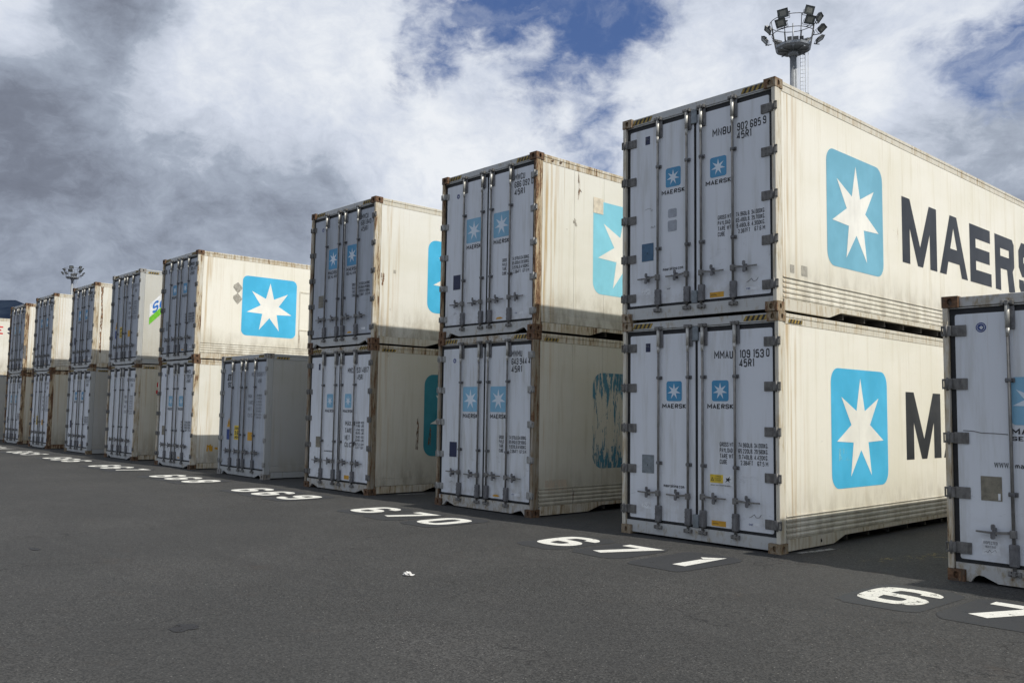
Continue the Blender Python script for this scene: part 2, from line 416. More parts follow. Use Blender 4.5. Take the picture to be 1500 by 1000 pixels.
# ------------------------------------------------------------------ mesh helpers
class MB:
    "collects verts and faces for one mesh"
    def __init__(s): s.v = []; s.f = []; s.sm = []
    def add(s, vs, fs, smooth=False):
        k = len(s.v); s.v += [tuple(p) for p in vs]; s.f += [tuple(i + k for i in f) for f in fs]; s.sm += [smooth] * len(fs)
        return s
    def box(s, x0, x1, y0, y1, z0, z1, c=0.0):
        if c <= 0:
            vs = [(x, y, z) for z in (z0, z1) for y in (y0, y1) for x in (x0, x1)]
            return s.add(vs, [(0, 2, 3, 1), (4, 5, 7, 6), (0, 1, 5, 4), (2, 6, 7, 3), (0, 4, 6, 2), (1, 3, 7, 5)])
        bm = bmesh.new()
        bmesh.ops.create_cube(bm, size=1)
        for v in bm.verts:
            v.co = Vector(((x0 + x1) / 2 + v.co.x * (x1 - x0), (y0 + y1) / 2 + v.co.y * (y1 - y0), (z0 + z1) / 2 + v.co.z * (z1 - z0)))
        bmesh.ops.bevel(bm, geom=list(bm.edges), offset=c, segments=1, affect='EDGES')
        bm.verts.index_update()
        s.add([v.co for v in bm.verts], [[v.index for v in f.verts] for f in bm.faces]); bm.free()
        return s
    def cyl(s, p, q, r, n=10, r2=None, caps=True):
        p = Vector(p); q = Vector(q); d = (q - p).normalized()
        a = d.orthogonal().normalized(); b = d.cross(a)
        r2 = r if r2 is None else r2
        vs = [p + (a * cos(2 * pi * i / n) + b * sin(2 * pi * i / n)) * r for i in range(n)] + [q + (a * cos(2 * pi * i / n) + b * sin(2 * pi * i / n)) * r2 for i in range(n)]
        s.add(vs, [(i, (i + 1) % n, n + (i + 1) % n, n + i) for i in range(n)], True)
        if caps:
            k = len(s.v) - 2 * n
            s.f += [tuple(k + i for i in range(n))[::-1], tuple(k + n + i for i in range(n))]; s.sm += [False, False]
        return s
    def tube(s, pts, r, n=6, closed=False):
        m = len(pts)
        for i in range(m if closed else m - 1): s.cyl(pts[i], pts[(i + 1) % m], r, n)
        return s
    def prism(s, poly, ax, a, b):
        "poly in the plane across ax; extruded from a to b"
        def P(u, v, t): return (t, u, v) if ax == 'x' else (u, t, v) if ax == 'y' else (u, v, t)
        n = len(poly)
        return s.add([P(u, v, a) for u, v in poly] + [P(u, v, b) for u, v in poly],
                     [tuple(range(n)), tuple(range(2 * n - 1, n - 1, -1))] + [(i, n + i, n + (i + 1) % n, (i + 1) % n) for i in range(n)])
    def sheet(s, poly, ax, a):
        def P(u, v): return (a, u, v) if ax == 'x' else (u, a, v) if ax == 'y' else (u, v, a)
        n = len(poly)
        return s.add([P(u, v) for u, v in poly], [tuple(range(n))])
    def mesh(s, name, flip=True):
        me = bpy.data.meshes.new(name)
        me.from_pydata(s.v, [], s.f); me.update()
        me.polygons.foreach_set('use_smooth', s.sm)
        if flip:
            bm = bmesh.new(); bm.from_mesh(me); bmesh.ops.recalc_face_normals(bm, faces=bm.faces); bm.to_mesh(me); bm.free()
            me.polygons.foreach_set('use_smooth', s.sm)
        return me

CACHE = {}
def cmesh(key, matname, build):
    k = (key, matname)
    if k not in CACHE:
        mb = MB(); build(mb)
        me = mb.mesh(str(key[0] if isinstance(key, tuple) else key)); me.materials.append(MATS[matname]); CACHE[k] = me
    return CACHE[k]
def ob(name, me, parent=None, loc=(0, 0, 0), rot=(0, 0, 0), **props):
    o = bpy.data.objects.new(name, me); COL.objects.link(o)
    if parent: o.parent = parent
    o.location = loc; o.rotation_euler = rot
    for k, v in props.items(): o[k] = v
    return o
def mk(name, matname, build, parent=None, loc=(0, 0, 0), key=None, **props):
    "one mesh object; alike pieces (same key) share their mesh"
    if key is None:
        mb = MB(); build(mb); me = mb.mesh(name); me.materials.append(MATS[matname])
    else: me = cmesh((name, key), matname, build)
    return ob(name, me, parent, loc, **props)

# 2-D outlines
def rrect(x0, x1, z0, z1, r, n=5):
    pts = []
    for cx, cz, a in ((x1 - r, z1 - r, 0), (x0 + r, z1 - r, 90), (x0 + r, z0 + r, 180), (x1 - r, z0 + r, 270)):
        for i in range(n + 1):
            t = radians(a + 90 * i / n); pts.append((cx + r * cos(t), cz + r * sin(t)))
    return pts
def rect(x0, x1, z0, z1): return [(x0, z0), (x1, z0), (x1, z1), (x0, z1)]
def star(cx, cz, R, k=.40, sx=1.0):
    pts = []
    for i in range(14):
        rr = R if i % 2 == 0 else R * k
        a = pi / 2 + i * pi / 7
        pts.append((cx + rr * cos(a) * sx, cz + rr * sin(a)))
    return pts
def blot(cx, cz, rx, rz, seed=0, n=22, j=.3):
    rd = random.Random(seed); ph = [rd.random() * 6.28 for _ in range(4)]
    out = []
    for i in range(n):
        a = 2 * pi * i / n
        k = 1 + j * (.5 * sin(2 * a + ph[0]) + .35 * sin(3 * a + ph[1]) + .3 * sin(5 * a + ph[2]) + .15 * sin(9 * a + ph[3]))
        out.append((cx + rx * cos(a) * k, cz + rz * sin(a) * k))
    return out

# lettering: a stencil alphabet drawn as strokes on a 4 x 8 grid
STROKES = dict(zip("ABCDEFGHIJKLMNOPRSTUVWXYZ0123456789.,acegiklmnorswx", [
    "00 28 40/13 33", "34 04 00 30 41 43 34/04 08 38 47 45 34", "46 47 38 18 07 01 10 30 41 42", "00 08 28 46 42 20 00", "48 08 00 40/04 34", "48 08 00/04 34",
    "46 47 38 18 07 01 10 30 41 43 23", "00 08/40 48/04 44", "20 28", "48 41 30 10 01 02", "00 08/48 04/14 40", "08 00 40", "00 08 33 68 60", "00 08 40 48",
    "04 07 18 38 47 41 30 10 01 04", "00 08 38 47 45 34 04", "00 08 38 47 45 34 04/24 40", "46 47 38 18 07 05 14 34 43 41 30 10 01 02", "08 48/28 20",
    "08 01 10 30 41 48", "08 20 48", "08 10 37 50 68", "00 48/08 40", "08 24 48/24 20", "08 48 00 40",
    "04 07 18 38 47 41 30 10 01 04", "17 28 20", "06 07 18 38 47 45 00 40", "06 07 18 38 47 45 34 14/34 43 41 30 10 01 02", "30 38 02 42",
    "48 08 04 15 35 44 41 30 10 01", "46 47 38 18 07 01 10 30 41 43/42 43 34 04", "08 48 10", "14 05 07 18 38 47 45 34/24 14 03 01 10 30 41 43 34 24", "02 01 10 30 41 47 38 18 07 05/06 05 14 44",
    "20 21", "20 21", "05 35 44 40/43 13 02 01 10 30 41", "44 35 15 04 01 10 30 41", "02 42 44 35 15 04 01 10 30 41", "45 40 30 10/44 35 15 04 01 10 41", "20 25/27 28", "00 08/45 02/13 40", "20 28",
    "00 05/04 15 25 34 30/34 45 55 64 60", "00 05/03 15 35 44 40", "03 04 15 35 44 41 30 10 01 03", "00 05/03 15 35", "44 35 15 04 13 33 42 41 30 10 01", "05 10 34 50 65", "00 45/05 40"]))
ROUND = set("BCGJOPRSU02356890acegmnors")
def _strip(pts, w, wy=None):
    "thick polyline with mitred joints as quads; wy: thickness measured upright"
    closed = len(pts) > 3 and pts[0] == pts[-1]
    if closed: pts = pts[:-1]
    wy = wy or w
    k_ = w / wy
    P_ = [Vector((p[0], p[1] * k_)) for p in pts]        # stretched so that the stroke is even
    n = len(P_); L_, R_ = [], []
    for i in range(n):
        p = P_[i]
        d1 = (p - P_[i - 1]).normalized() if i > 0 or closed else None
        d2 = (P_[(i + 1) % n] - p).normalized() if i < n - 1 or closed else None
        d = (d1 + d2).normalized() if d1 and d2 else (d1 or d2)
        nrm = Vector((-d.y, d.x)); k = 1.0
        if d1 and d2: k = 1 / max(.45, nrm.dot(Vector((-d1.y, d1.x))))
        L_.append(p + nrm * w / 2 * k); R_.append(p - nrm * w / 2 * k)
    vs = [(v.x, v.y / k_) for v in L_ + R_]
    m = n if closed else n - 1
    return vs, [(i, (i + 1) % n, n + (i + 1) % n, n + i) for i in range(m)]
def _soft(pts, it=2):
    closed = pts[0] == pts[-1]
    for _ in range(it):
        out = [] if closed else [pts[0]]
        for a, b in zip(pts[:-1], pts[1:]):
            out += [(a[0] * .75 + b[0] * .25, a[1] * .75 + b[1] * .25), (a[0] * .25 + b[0] * .75, a[1] * .25 + b[1] * .75)]
        out.append(out[0] if closed else pts[-1])
        pts = out
    return pts
def text2d(txt, x0, x1, z0, z1, bold=0, gap=None, big=False):
    "vertices (u, v, layer) and faces of a line of lettering fitted between x0..x1, baseline z0, cap height to z1"
    T = (.16, .185, .185)[bold]                   # stroke thickness over cap height
    gap = gap or (.13, .10, .10)[bold]
    vs, fs, x = [], [], 0.0
    for ch in txt:
        if ch == ' ': x += .30; continue
        ss = [[(int(q[0]), int(q[1])) for q in s_.split()] for s_ in STROKES[ch].split('/')]
        xs = [p[0] for s_ in ss for p in s_]; xm = min(xs)
        wd = (max(xs) - xm) * .105
        for li, s_ in enumerate(ss):
            pts = [(x + T / 2 + (p[0] - xm) * .105, T / 2 + p[1] / 8 * (1 - T)) for p in s_]
            if ch in ROUND: pts = _soft(pts, 2 if big else 1)
            v2, f2 = _strip(pts, T)
            k = len(vs)
            vs += [(a, b, li) for a, b in v2]; fs += [tuple(i + k for i in f) for f in f2]
        x += wd + T + gap
    s = (x1 - x0) / (x - gap)
    return [(x0 + a * s, z0 + b * (z1 - z0), k) for a, b, k in vs], fs
def lettering(name, lines, ax, a, matname, parent, **props):
    "lines: (text, x0, x1, z0, z1[, bold]); each line is a part of its own"
    for ln in lines:
        def build(mb):
            vs, fs = text2d(*ln)
            if ax == 'x': mb.add([(a + k * .0004, u, v) for u, v, k in vs], fs)
            elif ax == 'y': mb.add([(u, a - k * .0004, v) for u, v, k in vs], fs)
            else: mb.add([(u, v, a + k * .0005) for u, v, k in vs], fs)
        mk(name, matname, build, parent, **props)

# big condensed capitals for the container sides: strokes w wide, height 1
def capital(ch, x0, x1, z0, z1, s):
    """pieces (verts, faces) of one capital; s = width of its upright strokes, t = of the flat ones"""
    W_ = x1 - x0; H_ = z1 - z0; t = s * .86
    def q(*p): return ([(x0 + a, z0 + b) for a, b in p], [tuple(range(len(p)))])
    if ch == 'M':
        return [q((0, 0), (s, 0), (s, H_ * .55), (W_ / 2 - s * .35, 0), (W_ / 2 + s * .35, 0), (W_ - s, H_ * .55), (W_ - s, 0), (W_, 0), (W_, H_), (W_ - s * 1.05, H_), (W_ / 2, H_ * .30), (s * 1.05, H_), (0, H_))]
    if ch == 'A':
        hb = H_ * .22; k = W_ / 2
        f = lambda z: (k - s * .52) * z / H_             # outer left edge
        g = lambda z: s * .98 + (k - s * .98) * z / (H_ * .80)
        return [q((0, 0), (s * .98, 0), (g(hb), hb), (f(hb), hb)), q((W_ - s * .98, 0), (W_, 0), (W_ - f(hb), hb), (W_ - g(hb), hb)),
                q((f(hb), hb), (W_ - f(hb), hb), (W_ - f(hb + t), hb + t), (f(hb + t), hb + t)),
                q((f(hb + t), hb + t), (g(hb + t), hb + t), (k, H_ * .80), (k, H_), (f(H_), H_)),
                q((W_ - g(hb + t), hb + t), (W_ - f(hb + t), hb + t), (W_ - f(H_), H_), (k, H_), (k, H_ * .80))]
    if ch == 'E':
        return [q((0, 0), (s, 0), (s, H_), (0, H_)), q((s, 0), (W_, 0), (W_, t), (s, t)), q((s, H_ - t), (W_ * .97, H_ - t), (W_ * .97, H_), (s, H_)),
                q((s, H_ / 2 - t / 2), (W_ * .93, H_ / 2 - t / 2), (W_ * .93, H_ / 2 + t / 2), (s, H_ / 2 + t / 2))]
    if ch == 'R':
        c = .09
        return [q((0, 0), (s, 0), (s, H_), (0, H_)),
                q((s, H_ - t), (W_ - s, H_ - t), (W_ - s, H_), (s, H_)),
                q((s, H_ * .40), (W_ - s, H_ * .40), (W_ - s, H_ * .40 + t), (s, H_ * .40 + t)),
                q((W_ - s, H_ * .40), (W_ - c, H_ * .40), (W_, H_ * .40 + c), (W_, H_ - c), (W_ - c, H_), (W_ - s, H_)),
                q((W_ - s * 1.15, 0), (W_ + .02, 0), (W_ - c, H_ * .40), (W_ - s * 1.45, H_ * .40))]
    if ch == 'S':
        c = .09; h = t / 2; a = s / 2
        pts = [(a, H_ * .30), (a, h + c), (a + c, h), (W_ - a - c, h), (W_ - a, h + c), (W_ - a, H_ * .47 - c), (W_ - a - c, H_ * .47 + h * .4), (a + c, H_ * .50), (a, H_ * .50 + c),
               (a, H_ - h - c), (a + c, H_ - h), (W_ - a - c, H_ - h), (W_ - a, H_ - h - c), (W_ - a, H_ * .70)]
        vs, fs = _strip([(x0 + p, z0 + r) for p, r in pts], s)
        return [(vs, fs)]
    if ch == 'K':
        return [q((0, 0), (s, 0), (s, H_), (0, H_)), q((s, H_ * .36), (W_ - s * .1, H_), (W_ - s * 1.35, H_), (s, H_ * .66)),
                q((s * 1.35, H_ * .52), (W_ - s * 1.2, 0), (W_ + .03, 0), (s * 1.95, H_ * .62))]
    return []

# ------------------------------------------------------------------ the ground
def ground_mesh(mb):
    # fine where the camera stands, coarse towards the horizon, one sheet
    xs = [-9000, -3000, -800, -200, -80, -50] + [(-48 + 2 * i) for i in range(30)] + [14, 20, 40, 120, 600, 3000, 9000]
    ys = [-9000, -3000, -500, -80, -30] + [(-20 + 2 * i) for i in range(20)] + [24, 40, 100, 400, 3000, 9000]
    nx = len(xs)
    vs = [(x, y, 0) for y in ys for x in xs]
    mb.add(vs, [(j * nx + i, j * nx + i + 1, (j + 1) * nx + i + 1, (j + 1) * nx + i) for j in range(len(ys) - 1) for i in range(nx - 1)])
mk('ground', 'asphalt', ground_mesh, kind='structure')

# dark ridge far beyond the yard
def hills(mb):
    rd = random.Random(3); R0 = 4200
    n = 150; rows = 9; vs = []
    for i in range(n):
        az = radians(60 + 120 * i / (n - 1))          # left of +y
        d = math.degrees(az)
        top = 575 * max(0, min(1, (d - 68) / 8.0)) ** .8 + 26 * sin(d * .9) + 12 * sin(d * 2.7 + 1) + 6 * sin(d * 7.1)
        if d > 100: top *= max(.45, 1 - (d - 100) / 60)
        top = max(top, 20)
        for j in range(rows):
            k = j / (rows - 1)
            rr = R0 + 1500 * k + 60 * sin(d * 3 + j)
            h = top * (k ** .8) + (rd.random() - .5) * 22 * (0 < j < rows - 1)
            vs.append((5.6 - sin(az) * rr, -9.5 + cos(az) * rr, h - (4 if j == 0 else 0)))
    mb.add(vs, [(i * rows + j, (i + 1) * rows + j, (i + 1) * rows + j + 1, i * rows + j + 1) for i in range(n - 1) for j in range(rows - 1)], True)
m_, t_, b_ = new_mat('forest_cloud_shade')
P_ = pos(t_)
t_.l.new(t_.mix(t_.mr(t_.noise(P_, .006, 6, .65), .35, .68), (.012, .019, .036), (.026, .038, .060)), b_.inputs['Base Color'])  # cloud shadow over the ridge is put into this dark blue forest colour
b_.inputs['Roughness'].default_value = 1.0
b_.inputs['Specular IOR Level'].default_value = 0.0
mk('hills', 'forest_cloud_shade', hills, kind='structure')

# ------------------------------------------------------------------ container
W, L, HT = 2.438, 12.192, 2.896
HW = W / 2
HZ = (.333, .885, 1.438, 1.989, 2.537)          # hinge heights
BX = (-.596, -.1145, .1145, .596)               # locking bars, from the centre line

def casting(mb, sx, sy, sz, H):
    "corner casting with its oval twist-lock holes cut into the end and the side"
    w_, d_, h_ = .162, .178, .118
    def oval(cu, cv, ru, rv, n=10):
        pts = []
        for i in range(n):
            a = 2 * pi * (i + .5) / n
            pts.append((cu + ru * cos(a), cv + rv * math.copysign(abs(sin(a)) ** .8, sin(a))))
        return pts
    def face(u0, u1, v0, v1, ov, P):
        rc = [(u1, v1), (u0, v1), (u0, v0), (u1, v0)]
        n = len(ov); cu = (u0 + u1) / 2; cv = (v0 + v1) / 2
        # outer ring of points matched to the oval's
        outer = []
        for (a, b) in ov:
            dx, dy = a - cu, b - cv
            s_ = min((u1 - u0) / 2 / abs(dx) if dx else 9e9, (v1 - v0) / 2 / abs(dy) if dy else 9e9)
            outer.append((cu + dx * s_, cv + dy * s_))
        vs = [P(a, b, 0) for a, b in outer] + [P(a, b, 0) for a, b in ov] + [P(a, b, .03) for a, b in ov] + [P(a, b, 0) for a, b in rc]
        fs = [(i, (i + 1) % n, n + (i + 1) % n, n + i) for i in range(n)] + [(n + i, n + (i + 1) % n, 2 * n + (i + 1) % n, 2 * n + i) for i in range(n)]
        fs.append(tuple(2 * n + i for i in range(n)))
        # corners
        for ci, (a, b) in enumerate(rc):
            best = sorted(range(n), key=lambda i: (outer[i][0] - a) ** 2 + (outer[i][1] - b) ** 2)[:2]
            if abs(best[0] - best[1]) in (1, n - 1): fs.append((3 * n + ci, best[0], best[1]))
        mb.add(vs, fs)
    fx = (lambda x: x) if sx > 0 else (lambda x: -x)
    X1 = HW; X0 = HW - w_
    yf = (lambda y: y) if sy < 0 else (lambda y: L - y)
    zf = (lambda z: H - z) if sz > 0 else (lambda z: z)
    face(X0, X1, 0, h_, oval(X0 + w_ / 2, h_ * .5, .027, .037), lambda a, b, d: (fx(a), yf(d), zf(b)))
    face(0, d_, 0, h_, oval(d_ / 2, h_ * .5, .024, .036), lambda a, b, d: (fx(X1 - d), yf(a), zf(b)))
    mb.add([(fx(x), yf(y), zf(0)) for x, y in ((X0, 0), (X1, 0), (X1, d_), (X0, d_))], [(0, 1, 2, 3)])
    mb.add([(fx(x), yf(y), zf(h_)) for x, y in ((X0, 0), (X1, 0), (X1, d_), (X0, d_))], [(0, 1, 2, 3)])
    mb.add([(fx(X0), yf(y), zf(z)) for y, z in ((0, 0), (d_, 0), (d_, h_), (0, h_))], [(0, 1, 2, 3)])
    mb.add([(fx(x), yf(d_), zf(z)) for x, z in ((X0, 0), (X1, 0), (X1, h_), (X0, h_))], [(0, 1, 2, 3)])

def build_bar(mb, H):
    zt = H - .105
    mb.cyl((0, .014, .13), (0, .014, zt), .0165, 10)
def build_bracket_low(mb):
    mb.box(-.043, .043, -.006, .048, .205, .42, .008)
    for z in (.245, .31, .375):
        for x in (-.030, .030): mb.cyl((x, -.004, z), (x, -.013, z), .008, 6)
def build_bracket_high(mb, H):
    mb.box(-.022, .060, .026, .048, H - .37, H - .135, .006)
    for z in (H - .33, H - .25, H - .175): mb.cyl((.042, .027, z), (.042, .018, z), .008, 6)
def build_cam(mb, H, top):
    z0, z1 = (H - .118, H - .085) if top else (.125, .165)
    mb.box(-.05, .05, -.012, .034, z0, z0 + .018, .003)
    mb.box(-.018, .018, -.016, .034, z0 - .012, z1, .004)
    mb.box(-.058, -.030, -.006, .034, z0 - .012, z0 + .034, .003)
    mb.box(.030, .058, -.006, .034, z0 - .012, z0 + .034, .003)
def build_guide(mb):
    mb.box(-.044, .044, .030, .048, -.022, .022, .003)
    mb.box(-.024, .024, -.008, .034, -.018, .018, .006)
    mb.cyl((.034, .030, 0), (.034, .020, 0), .009, 6)
    mb.cyl((-.034, .030, 0), (-.034, .020, 0), .009, 6)
def build_handle(mb, s):
    # hub on the bar, lever lying along the door, tip slightly dropped
    mb.box(-.028, .028, -.020, .034, -.038, .038, .006)
    pts = [(s * .02, -.010, .010), (s * .16, -.004, -.004), (s * .345, .010, .0)]
    for a, b in zip(pts[:-1], pts[1:]):
        n = Vector((0, 0, 1))
        A, B = Vector(a), Vector(b)
        r = .015 if a[0] * s < .1 else .011
        mb.add([A + Vector((0, dy, dz)) for dy, dz in ((-.006, -r), (.006, -r), (.006, r), (-.006, r))] + [B + Vector((0, dy, dz)) for dy, dz in ((-.006, -r * .8), (.006, -r * .8), (.006, r * .8), (-.006, r * .8))],
               [(0, 1, 5, 4), (1, 2, 6, 5), (2, 3, 7, 6), (3, 0, 4, 7), (0, 3, 2, 1), (4, 5, 6, 7)])
def build_catch(mb, s):
    mb.prism(rrect(s * .175 - .020, s * .175 + .020, .012, .072, .016, 3), 'y', -.022, -.012)
    mb.prism(rrect(s * .180 - .022, s * .180 + .022, -.075, -.010, .016, 3), 'y', -.020, -.010)
    mb.box(s * .175 - .014, s * .175 + .014, -.012, .048, -.045, .035, .004)
def build_hinge(mb, s, small):
    # s = +1: right edge of the container; origin on the outer corner line
    e = .165 if small else .225
    hz = .052 if small else .058
    x = lambda a: s * (HW - a)
    a0, a1 = sorted((x(.075), x(e)))
    mb.box(a0, a1, .034, .048, -hz, hz, .004)
    a0, a1 = sorted((x(.010), x(.085)))
    mb.box(a0, a1, .004, .040, -hz * .92, hz * .92, .005)
    mb.cyl((x(.040), .006, -hz - .008), (x(.040), .006, hz + .008), .013, 8)
    a0, a1 = sorted((x(-.012), x(.012)))
    mb.box(a0, a1, -.002, .020, hz * .55, hz * .9, .002)
    mb.box(a0, a1, -.002, .020, -hz * .9, -hz * .55, .002)
    a0, a1 = sorted((x(-.012), x(-.005)))
    mb.box(a0, a1, -.002, .026, -hz * .9, hz * .9, .002)
    for k in range(3):
        for z in (-.03, .03):
            if e - .02 - k * .045 > .095: mb.cyl((x(e - .02 - k * .045), .034, z), (x(e - .02 - k * .045), .028, z), .007, 6)

def sill_poly(kind):
    xe = HW - .068; xc = HW - .168
    if kind == 'flush':
        lo = [(-xc, .03), (-.2, .028), (.2, .028), (xc, .03)]
    elif kind == 'notched':
        lo = [(-xc, .012), (-xc + .03, .012), (-xc + .10, .080), (-xc + .14, .082), (-xc + .34, .022), (xc - .34, .022), (xc - .14, .082), (xc - .10, .080), (xc - .03, .012), (xc, .012)]
    else:                                       # arched: rounded fork pockets
        lo = [(-xc, .006), (-xc + .045, .006), (-xc + .06, .035), (-xc + .09, .066), (-xc + .125, .080), (-xc + .17, .074), (-xc + .21, .055), (-xc + .30, .018), (-.25, .02), (.25, .02),
              (xc - .30, .018), (xc - .21, .055), (xc - .17, .074), (xc - .125, .080), (xc - .09, .066), (xc - .06, .035), (xc - .045, .006), (xc, .006)]
    return [(-xe, .185), (-xe, .121), (-xc, .121)] + lo + [(xc, .121), (xe, .121), (xe, .185)]

def container(slot, xr, y0, z0, label, S, H=HT, yaw=0.0):
    """S: style dictionary. Local frame: x across (0 = middle), y from the doors inwards, z up."""
    root = bpy.data.objects.new('shipping_container', None); COL.objects.link(root)
    root.location = (xr - HW, y0, z0); root.rotation_euler = (0, 0, yaw)
    root['label'] = label; root['category'] = 'container'; root['group'] = 'refrigerated containers standing in the numbered slots'
    front = S.get('front', 'front_light'); post = S.get('post', 'frame_light'); cast = S.get('cast', 'casting_tan')
    side = S.get('side', 'side_cream'); door = S.get('door', 'door_white'); small = S.get('small_hinge', False)
    hin = S.get('hinge', 'hinge_steel')
    # frame
    for sx in (-1, 1):
        for sy in (-1, 1):
            for sz in (-1, 1):
                mk('corner_casting', cast, lambda mb: casting(mb, sx, sy, sz, H), root, key=(sx, sy, sz, H))
            def bp(mb):
                yf = (lambda a, b: (a, b)) if sy < 0 else (lambda a, b: (L - b, L - a))
                a, b = sorted((sx * (HW - .058), sx * (HW - .004)))
                mb.box(a, b, *yf(.007, .108), .119, H - .119, .005)
                a, b = sorted((sx * (HW - .055), sx * (HW - .010)))
                mb.box(a, b, *yf(.109, .158), .119, H - .119, .004)
            mk('corner_post', post if sx > 0 else S.get('post_left', post), bp, root, key=('p', sx, sy, H))
        def tr(mb):
            a, b = sorted((sx * (HW - .075), sx * (HW - .003)))
            mb.box(a, b, .179, L - .179, H - .062, H - .012, .006)
            a, b = sorted((sx * (HW - .075), sx * (HW - .008)))
            mb.box(a, b, .161, L - .161, H - .142, H - .064, .003)
            for k in range(11):
                yy = .9 + k * 1.0
                a, b = sorted((sx * (HW - .02), sx * (HW + .0)))
                mb.box(a, b, yy, yy + .03, H - .058, H - .016, .002)
        mk('top_rail', S.get('rail', post), tr, root, key=('t', sx, H))
        def br(mb):
            a, b = sorted((sx * (HW - .055), sx * (HW - .006)))
            ya, yb = .18, L - .18
            if S.get('taper', True):
                poly = [(ya, .022), (1.30, .020), (1.62, .105), (L - 1.62, .105), (L - 1.30, .020), (yb, .022), (yb, .158), (ya, .158)]
            else:
                poly = [(ya, .025), (yb, .025), (yb, .158), (ya, .158)]
            mb.prism(poly, 'x', a, b)
        mk('bottom_rail', S.get('rail', post), br, root, key=('b', sx, S.get('taper', True)))
        # side skin
        cor = S.get('skirt', 'beads') if sx > 0 else 'plain'
        zb = .16
        if cor == 'beads':
            def sk(mb):
                prof = [(.162, .017)]
                for k in range(4):
                    zc = .195 + k * .062
                    prof += [(zc - .024, .017), (zc - .012, .008), (zc + .012, .008), (zc + .024, .017)]
                prof += [(.425, .017)]
                n = len(prof)
                vs = [(HW - d, .161, z) for z, d in prof] + [(HW - d, L - .161, z) for z, d in prof]
                mb.add(vs, [(i, n + i, n + i + 1, i + 1) for i in range(n - 1)])
                mb.box(HW - .020, HW - .004, .161, L - .161, .426, .442, .002)
            mk('ribbed_skirt', S.get('skirt_mat', side), sk, root, key='beads')
            zb = .443
        elif cor == 'kick':
            def kk(mb):
                mb.box(HW - .03, HW - .006, .161, L - .161, .162, .30, .004)
                mb.box(HW - .03, HW - .010, .161, L - .161, .302, .33, .003)
            mk('kick_plate', side, kk, root, key='kick')
            zb = .331
        seams = S.get('seams', 1) if sx > 0 else 1
        y_a, y_b = .160, L - .160
        step = (y_b - y_a) / seams
        for k in range(seams):
            def sp(mb):
                a, b = sorted((sx * (HW - .028), sx * (HW - .012)))
                mb.box(a, b, y_a + k * step + .0015, y_a + (k + 1) * step - .0015, zb, H - .143, .0025)
            mk('side_panel', side, sp, root, key=('s', sx, zb, seams, k, H))
        if seams > 1 or sx < 0:
            pass
        def bk(mb):
            a, b = sorted((sx * (HW - .060), sx * (HW - .0295)))
            mb.box(a, b, y_a + .01, y_b - .01, .16, H - .145)
        mk('side_backing', 'underframe_paint', bk, root, key=('k', sx, H))
    mk('roof', 'roof_paint', lambda mb: mb.box(-HW + .076, HW - .076, .10, L - .05, H - .05, H - .016), root, key=('r', H))
    mk('underframe', 'underframe_paint', lambda mb: [mb.box(-HW + .057, HW - .057, .09, L - .09, .12, .16)] + [mb.box(-HW + .057, HW - .057, .5 + k * .62, .54 + k * .62, .03, .119) for k in range(18)], root, key='u')
    mk('rear_wall', 'roof_paint', lambda mb: mb.box(-HW + .067, HW - .067, L - .08, L - .03, .12, H - .065), root, key=('w', H))
    # header and sill
    def hd(mb):
        mb.box(-HW + .163, HW - .163, .035, .10, H - .112, H - .010, .005)
        mb.box(-HW + .067, HW - .067, .037, .09, H - .130, H - .1195)
    mk('door_header', front, hd, root, key=('h', H))
    sk_ = S.get('sill', 'flush')
    mk('door_sill', front, lambda mb: mb.prism(sill_poly(sk_), 'y', .036, .085), root, key=sk_)
    if S.get('stripes', True):
        for sx in (-1, 1):
            for colr, mt in ((0, 'stripe_yellow'), (1, 'stripe_black')):
                def st(mb):
                    n = 9; x_a = sx * (HW - .175) if sx < 0 else HW - .175 - .32
                    z_a, z_b = H - .095, H - .028
                    for i in range(colr, n, 2):
                        xx = x_a + i * .32 / n
                        mb.sheet([(xx - .014, z_a), (xx + .32 / n - .014, z_a), (xx + .32 / n + .022, z_b), (xx + .022, z_b)], 'y', .033)
                mk('hazard_stripes', mt, st, root, key=(sx, colr, H))
        if S.get('side_stripes'):
            for colr, mt in ((0, 'stripe_yellow'), (1, 'stripe_black')):
                def st2(mb):
                    for i in range(colr, 9, 2):
                        yy = .24 + i * .036
                        mb.sheet([(yy - .01, H - .125), (yy + .026, H - .125), (yy + .05, H - .078), (yy + .014, H - .078)], 'x', HW - .0005)
                mk('hazard_stripes', mt, st2, root, key=('side', colr, H))
    # doors
    zt, zb_ = H - .190, .224
    for sx in (-1, 1):
        dr = mk('door', door, lambda mb: mb.prism(rrect(*sorted((sx * .020, sx * (HW - .112))), zb_, zt, .022, 3), 'y', .050, .092), root, key=('d', sx, H))
        mk('gasket', 'gasket_rubber', lambda mb: mb.box(*sorted((sx * .003, sx * (HW - .060))), .054, .088, .187, H - .133), dr, key=('g', sx, H))
        zs = [z if H == HT else z * (H - .36) / (HT - .36) for z in HZ]
        for z in zs:
            mk('hinge', hin, lambda mb: build_hinge(mb, sx, small), dr, (0, 0, z), key=(sx, small))
        for bx in BX[:2] if sx < 0 else BX[2:]:
            mk('locking_bar', S.get('bar', 'bar_steel'), lambda mb: build_bar(mb, H), dr, (bx, 0, 0), key=H)
            mk('bar_bracket', 'bracket_steel', build_bracket_low, dr, (bx, 0, 0), key='low')
            mk('bar_bracket', 'bracket_steel', lambda mb: build_bracket_high(mb, H), dr, (bx, 0, 0), key=('high', H))
            mk('bar_sleeve', 'sleeve_steel', lambda mb: mb.cyl((0, .010, H - .36), (0, .010, H - .13), .023, 12).cyl((0, .010, H - .44), (0, .010, H - .3605), .0172, 12, .023), dr, (bx, 0, 0), key=H)
